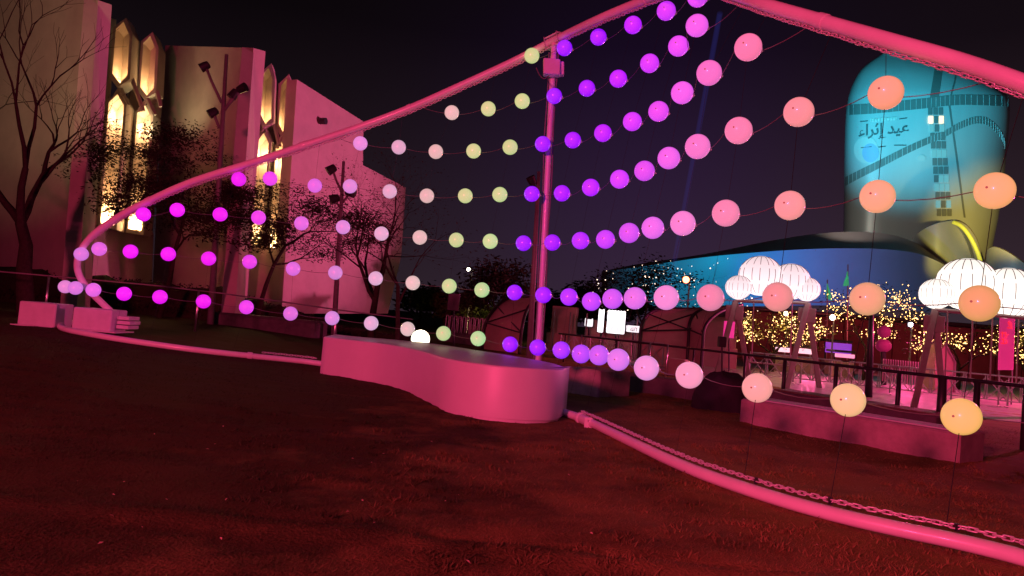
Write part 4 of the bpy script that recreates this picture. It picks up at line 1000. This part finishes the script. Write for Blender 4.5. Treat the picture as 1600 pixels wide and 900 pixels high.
# ================================================================== the tower
TZ = 210.0; KT = TZ / FPX
TL = [(75.5, 1395, 1399), (80, 1385, 1412), (86, 1376, 1428), (92, 1366, 1450), (100, 1354, 1478), (110, 1344.5, 1507), (120, 1338, 1530), (132, 1332, 1552), (142, 1328.5, 1568), (150, 1326, 1576), (160, 1324, 1578), (180, 1321.5, 1578), (200, 1320.5, 1576.5), (230, 1319.5, 1574), (260, 1319, 1571), (300, 1318.5, 1566), (340, 1318, 1560), (380, 1317.5, 1552), (420, 1317, 1546), (500, 1316, 1540)]
def trow(py):
    for (a, l0, r0), (b, l1, r1) in zip(TL, TL[1:]):
        if a <= py <= b: t = (py - a) / (b - a); return l0 + (l1 - l0) * t, r0 + (r1 - r0) * t
    return TL[-1][1:]
def tsurf(px, py, out=0.0):
    l, r_ = trow(py); cx, hw = (l + r_) / 2, (r_ - l) / 2 + 1e-6; u = max(-1, min(1, (px - cx) / hw))
    return P(px, py, TZ - (hw * KT * .62) * (1 - abs(u) ** 2.6) ** (1 / 2.6) - out)
tower = empty('tower', ground_at(1437, TZ), 'tall rounded cyan lit tower with curved window bands on the right', 'tower')
rows_ = []; NU = 48
pys = [76, 78, 81, 84, 88, 92, 97, 103, 110, 118, 126, 135, 144, 152, 165, 180, 200, 220, 240, 260, 280, 300, 320, 340, 360, 380, 400, 430, 470]
for py in pys:
    l, r_ = trow(py); cx, hw = (l + r_) / 2, (r_ - l) / 2; row = []
    for i in range(NU + 1):
        a = 2 * math.pi * i / NU; ca, sa = math.cos(a), math.sin(a); u = math.copysign(abs(ca) ** (2 / 2.6), ca); v = math.copysign(abs(sa) ** (2 / 2.6), sa)
        row.append(P(cx + hw * u, py, TZ - hw * KT * .62 * v))
    rows_.append(row)
MB().grid(rows_).build('shell', M['metalclad'], tower, smooth=True)
def band(curve, w0, w1, name, mat, out=.25, n=24, pane=None, split=None):
    """strip on the tower face following a pixel curve; w0,w1 = half heights"""
    pts = catmull([Vector((a, b, 0)) for a, b in curve], 8); obj = None; rows_ = [[], []]
    for i, p in enumerate(pts):
        w = w0 + (w1 - w0) * i / (len(pts) - 1); rows_[0].append(tsurf(p.x, p.y - w, out)); rows_[1].append(tsurf(p.x, p.y + w, out))
    obj = MB().grid(rows_).build(name, mat, tower, smooth=True)
    if pane:
        acc = 0; last = 0
        for i in range(1, len(pts)):
            acc += (pts[i] - pts[i - 1]).length
            if acc >= pane:
                acc = 0; q = pts[i]; w = (w0 + (w1 - w0) * i / (len(pts) - 1)); MB().tube([tsurf(q.x, q.y - w, out + .12), tsurf(q.x, q.y + w, out + .12)], .055, 4).build('mullion', M['metalclad'], obj)
    return obj
M['litglass'] = material('lit_window', (.2, .2, .2), .3, emit=cnv(110, 225, 240), estr=.40); M['warmglass'] = material('warm_window', (.2, .2, .2), .3, emit=(1, .75, .35), estr=2.0)
band([(1322, 172), (1370, 169), (1440, 162), (1500, 156), (1575, 158)], 8, 8, 'window_band', M['glassband'], .25, pane=6)
band([(1463, 108), (1456, 124), (1453, 140), (1452, 152)], 0, 0, 'seam', M['glassband'])
mb = MB().grid([[tsurf(1461 - 9 * t - 0, 102 + 56 * t, .2) for t in [i / 8 for i in range(9)]], [tsurf(1474 - 8 * t, 104 + 54 * t, .2) for t in [i / 8 for i in range(9)]]]).build('window_band', M['glassband'], tower)
mb = MB().grid([[tsurf(1493 - 11 * sstep(t) , 108 + 60 * t, .2) for t in [i / 8 for i in range(9)]], [tsurf(1495.5 - 11 * sstep(t), 108 + 60 * t, .2) for t in [i / 8 for i in range(9)]]]).build('window_band', M['glassband'], tower)
band([(1320, 284), (1345, 271), (1375, 256), (1410, 238), (1440, 224), (1478, 208), (1490, 201)], 7, 5, 'window_band', M['glassband'], .22, pane=5)
band([(1490, 201), (1505, 194), (1522, 188), (1540, 189), (1556, 200), (1567, 216), (1571, 230)], 5.5, 6, 'window_band', M['glassband'], .22, pane=4)
mb = MB().grid([[tsurf(1482 + 24 * t, 165 + 175 * t, .2) for t in [i / 12 for i in range(13)]], [tsurf(1485 + 24 * t, 165 + 175 * t, .2) for t in [i / 12 for i in range(13)]]]).build('window_band', M['glassband'], tower)
for k in range(13):                                   # column of windows down the face, panes one by one
    y0 = 168 + 13.2 * k; x0 = 1450 + 1.15 * k
    for c in range(3):
        rnd = random.Random(k * 7 + c); mat_ = M['warmglass'] if (k == 1 and c != 1) else M['litglass'] if k in (2, 5, 8, 9, 11) and rnd.random() < .8 else M['glassband']
        xa = x0 + 8.2 * c; MB().grid([[tsurf(xa, y0, .3), tsurf(xa + 7, y0, .3)], [tsurf(xa, y0 + 11.4, .3), tsurf(xa + 7, y0 + 11.4, .3)]]).build('window_pane', mat_, tower)
# lettering projected on the face
def face_text(body, px, py, height_px, label_name, rot=-.035, mat_=None):
    c = bpy.data.curves.new('lettering', 'FONT'); c.body = body; c.size = 1; c.extrude = 0.0; c.offset = 0.018; c.align_x = 'CENTER'
    o = bpy.data.objects.new('tmp', c); COL.objects.link(o); dg = bpy.context.evaluated_depsgraph_get(); me = bpy.data.meshes.new_from_object(o.evaluated_get(dg)); bpy.data.objects.remove(o)
    mb = MB(); s_ = height_px
    for v in me.vertices: x_, y_ = v.co.x * s_, v.co.y * s_; mb.v.append(tuple(tsurf(px + x_ - y_ * rot, py - y_ - x_ * .07, .45)))
    mb.f = [tuple(p.vertices) for p in me.polygons]; return mb.build('lettering', mat_, tower)
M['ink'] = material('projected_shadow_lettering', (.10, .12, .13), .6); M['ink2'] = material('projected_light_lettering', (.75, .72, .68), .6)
ARB = "\uFE80\uFE8D\uFEAE\uFE9B\uFE87 \uFEAA\uFEF4\uFECB"
face_text(ARB, 1380.6, 209.4, 24, '', mat_=M['ink']); 
for (x0, y0, x1, y1) in ((1344, 190, 1356, 189), (1405, 186, 1417, 184.5), (1345, 231, 1362, 229), (1372, 230, 1384, 228.5), (1397, 227, 1416, 227)):
    MB().tube([tsurf(x0, y0, .4), tsurf(x1, y1, .4)], .12, 4).build('rule_line', M['ink'], tower)
for k in range(9): MB().tube([tsurf(1361 + 4.6 * k, 190.5 - .3 * k, .4), tsurf(1361 + 4.6 * k, 185.5 - .3 * k, .4), tsurf(1363.6 + 4.6 * k, 185.5 - .3 * k, .4), tsurf(1363.6 + 4.6 * k, 190.3 - .3 * k, .4)], .10, 4).build('small_lettering', M['ink2'], tower)
# bubbles of the projection
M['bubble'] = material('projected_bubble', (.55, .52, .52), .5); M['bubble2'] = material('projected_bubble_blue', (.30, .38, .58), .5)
def disc(cx, cy, rx, ry, mat_, out):
    mb = MB(); n = 20; mb.v = [tuple(tsurf(cx + rx * f_ * math.cos(t), cy + ry * f_ * math.sin(t), out)) for f_ in (.34, .67, 1) for t in [2 * math.pi * k / n for k in range(n)]]
    mb.f = [tuple(range(n))] + [(a * n + n + i, a * n + n + (i + 1) % n, a * n + (i + 1) % n, a * n + i) for a in (0, 1) for i in range(n)]
    mb.build('projected_disc', mat_, tower, smooth=True)
disc(1353, 234, 19, 21, M['bubble'], .30); disc(1360, 239, 13, 15, M['bubble2'], .36); disc(1440, 247, 6.5, 5, M['bubble'], .30)
# projector lights for the tower
tp = P(1445, 200, TZ)
lamp('tower_projector', 'SPOT', P(1180, 420, 95), P(1460, 150, TZ), 1.35e6, (.06, .72, .92), 1.5, 26, 1.0)
lamp('tower_projector', 'SPOT', P(1680, 330, 110), P(1525, 345, TZ), 3.6e5, (1.0, .74, .14), 1.0, 21, 1.0)
lamp('tower_projector', 'SPOT', P(1300, 325, 150), P(1385, 335, TZ), 2.6e4, (.85, .82, .66), 1.0, 52, 1.0)

# ================================================================== shell-shaped halls at the foot of the tower
M['roofdark'] = material('dark_roof_cladding', (.45, .34, .36), .8, var=.1, scale=.05)
def shell_hall(name, top, rim, foot, z0, depth, label, mat_low, lip=0.0):
    """top: outline of the dark roof, rim: its lower edge, foot: lower edge of the lit facade (pixel curves)"""
    n = 40
    def samp(c):
        pts = catmull([Vector((a, b, 0)) for a, b in c], 12); xs_ = [p.x for p in pts]
        return lambda x: np.interp(x, xs_, [p.y for p in pts])
    x0, x1 = top[0][0], top[-1][0]; T, Rm, F = samp(top), samp(rim), samp(foot); xs_ = [x0 + (x1 - x0) * (1 - math.cos(math.pi * k / n)) / 2 for k in range(n + 1)]
    root = empty(name, ground_at((x0 + x1) / 2, z0), label, 'building')
    def prof(x): return math.sqrt(max(0, 1 - ((x - (x0 + x1) / 2) / ((x1 - x0) / 2)) ** 2))
    rows_ = []
    for j in range(9):
        t = j / 8; rows_.append([P(x, float(T(x) + (Rm(x) - T(x)) * (math.sin(t * math.pi / 2))), z0 + depth * .55 - (depth * .55 + lip) * t * prof(x)) for x in xs_])
    MB().grid(rows_).build('roof_shell', M['roofdark'], root, smooth=True)
    rows_ = []
    for j in range(9):
        t = j / 8; rows_.append([P(x, float(Rm(x) + (F(x) - Rm(x)) * t), z0 + depth * .55 * (1 - prof(x)) + depth * .10 * (t ** 1.5) * prof(x)) for x in xs_])
    MB().grid(rows_).build('facade', mat_low, root, smooth=True)
    return root
shell_hall('shell_hall', [(940, 424), (1000, 412), (1100, 397), (1200, 377), (1270, 366), (1330, 362), (1390, 366), (1440, 384), (1485, 418), (1500, 440)],
           [(940, 424.5), (1000, 417), (1100, 402), (1200, 393), (1270, 389), (1330, 388), (1390, 390), (1440, 398), (1485, 420), (1500, 441)],
           [(940, 480), (1000, 480), (1100, 480), (1200, 478), (1270, 477), (1330, 478), (1390, 482), (1440, 488), (1485, 490), (1500, 490)], 150, 40, 'long low shell shaped hall with dark roof and blue lit front', M['shell'], 1.5)
shell_hall('shell_dome', [(1425, 372), (1445, 356), (1470, 346), (1495, 343), (1512, 352), (1526, 372), (1536, 400), (1538, 420)],
           [(1425, 372.5), (1445, 357), (1470, 347.5), (1495, 345), (1512, 354), (1526, 374), (1536, 401), (1538, 421)],
           [(1425, 400), (1445, 430), (1470, 440), (1495, 440), (1512, 440), (1526, 440), (1536, 440), (1538, 440)], 168, 20, 'olive lit dome shell in front of the tower foot', M['shell'])
shell_hall('shell_dome', [(1540, 392), (1552, 385), (1570, 390), (1590, 402), (1620, 425), (1660, 470)],
           [(1540, 392.5), (1552, 386), (1570, 391.5), (1590, 404), (1620, 427), (1660, 471)],
           [(1540, 500), (1552, 500), (1570, 500), (1590, 500), (1620, 500), (1660, 500)], 160, 20, 'pale blue grey shell at the right edge behind the cloud lantern', M['shell'])
# dark gap of the dome against the tower: the arched canopy band
MB().tube(catmull([P(a, b, 165) for a, b in ((1405, 366), (1430, 356), (1455, 347), (1480, 341), (1505, 339))], 5), [.5] * 1 + [.9] * 19 + [.5], 6).build('canopy_band', M['dark'], tower) if False else None
_d = [o for o in bpy.data.objects if o.name.startswith('shell_dome')][0]
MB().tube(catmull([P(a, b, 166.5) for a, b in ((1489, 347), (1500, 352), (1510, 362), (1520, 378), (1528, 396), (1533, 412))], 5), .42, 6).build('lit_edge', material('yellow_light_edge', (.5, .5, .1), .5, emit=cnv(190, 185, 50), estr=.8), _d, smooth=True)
lamp('hall_projector', 'SPOT', P(1170, 520, 110), P(1120, 420, 150), 6.5e4, (.0, .48, .85), 1.0, 60, 1.0)
lamp('hall_projector', 'SPOT', P(1270, 525, 115), P(1280, 455, 150), 4.5e4, (.08, .10, 1.0), 1.0, 64, 1.0)
lamp('hall_projector', 'SPOT', P(1400, 530, 108), P(1420, 425, 150), 2.6e4, (.36, .60, .68), 1.0, 76, 1.0)
lamp('dome_projector', 'SPOT', P(1500, 470, 140), P(1487, 375, 168), 3.2e4, (.9, .74, .14), 1.0, 34, .9)
lamp('dome_projector', 'SPOT', P(1660, 480, 130), P(1590, 415, 160), 8.0e3, (.5, .75, .85), 1.0, 40, .8)

# searchlight beam standing over the site: a shaft of lit air
b0, b1 = P(1048, 440, 120), P(1125, 20, 150)
bm = bpy.data.materials.new('lit_air'); bm.use_nodes = True; n_ = bm.node_tree; n_.nodes.remove(n_.nodes['Principled BSDF'])
vol = n_.nodes.new('ShaderNodeEmission'); vol.inputs['Strength'].default_value = 0.030; vol.inputs['Color'].default_value = (.10, .13, 1.0, 1)
n_.links.new(vol.outputs[0], n_.nodes['Material Output'].inputs['Volume'])
MB().tube([b0, b1], [.42, .60], 12).build('searchlight_beam', bm, kind='stuff', label='faint blue searchlight beam rising behind the violet globes', cat='light beam')

# dry leaves lying on the lawn
mb = MB(); rnd = random.Random(3)
for _ in range(60):
    y_ = rnd.uniform(4.2, 9); x_ = rnd.uniform(-.6, .75) * y_; z_ = gh(x_, y_) + bumps(x_, y_) + .022; a = rnd.random() * 6.28; s_ = rnd.uniform(.008, .02)
    d = Vector((math.cos(a), math.sin(a), rnd.uniform(-.3, .5))) * s_; e_ = Vector((-math.sin(a), math.cos(a), rnd.uniform(-.2, .5))) * s_ * .5; p = Vector((x_, y_, z_)); mb.add([p - d, p + e_, p + d, p - e_ + Vector((0, 0, .006))], [(0, 1, 2), (0, 2, 3)])
mb.build('fallen_leaves', material('dry_leaf', (.45, .35, .22), .8), kind='stuff', origin=(0, 0, 0), label='scattered dry leaf scraps on the lawn', cat='leaves')

# far treeline closing the view, and an added maroon backdrop for lit haze
a, b = ground_at(1130, 62), ground_at(1680, 56); X, Y, Z = axes_from(b - a); L = (b - a).length; hm = (a + b) / 2
haze_bd = empty('haze_backdrop', hm, 'long added maroon backdrop for lit haze behind the fairy light trees', 'building'); M['maroon'] = material('maroon_haze_tone', (.20, .075, .08), .9, var=.3, scale=.5)
for k in range(14): MB().rbox(hm + X * L * ((k + .5) / 14 - .5) + Z * 2.0, (L / 14 - .05, .4, 4.0), (X, Y, Z), .04).build('backdrop_panel', M['maroon'], haze_bd)
MB().rbox(hm + Y * .8 + Z * 4.2, (L * 1.01, 2.6, .3), (X, Y, Z), .05).build('backdrop_cap', M['dark'], haze_bd)
lamp('added_backdrop_lamp', 'SPOT', ground_at(1390, 44) + Vector((0, 0, 4)), hm + Z * 2, 2600, (1.0, .10, .14), .4, 140, .9)  # unseen lamp added to redden the haze backdrop
for k, (px, z, py, sd) in enumerate(((655, 85, 445, 1), (720, 95, 452, 2), (838, 90, 455, 3), (880, 80, 448, 4), (925, 95, 440, 5), (968, 88, 436, 6))):
    tree('far_tree', ground_at(px, z), hpx(px, z, py), 200 + sd, f'far dark tree on the skyline, {ORD[k]} from the left', nleaf=1500, leafsize=.42, leafr=1.0, levels=4, trunk_r=.2, trunk_frac=.3, group='far dark trees', spread=1.1)

lamp('plaza_flood', 'SPOT', (24, 27, 6.0), (17, 26.5, 0), 15000, (1, .05, .26), .3, 110, .8)
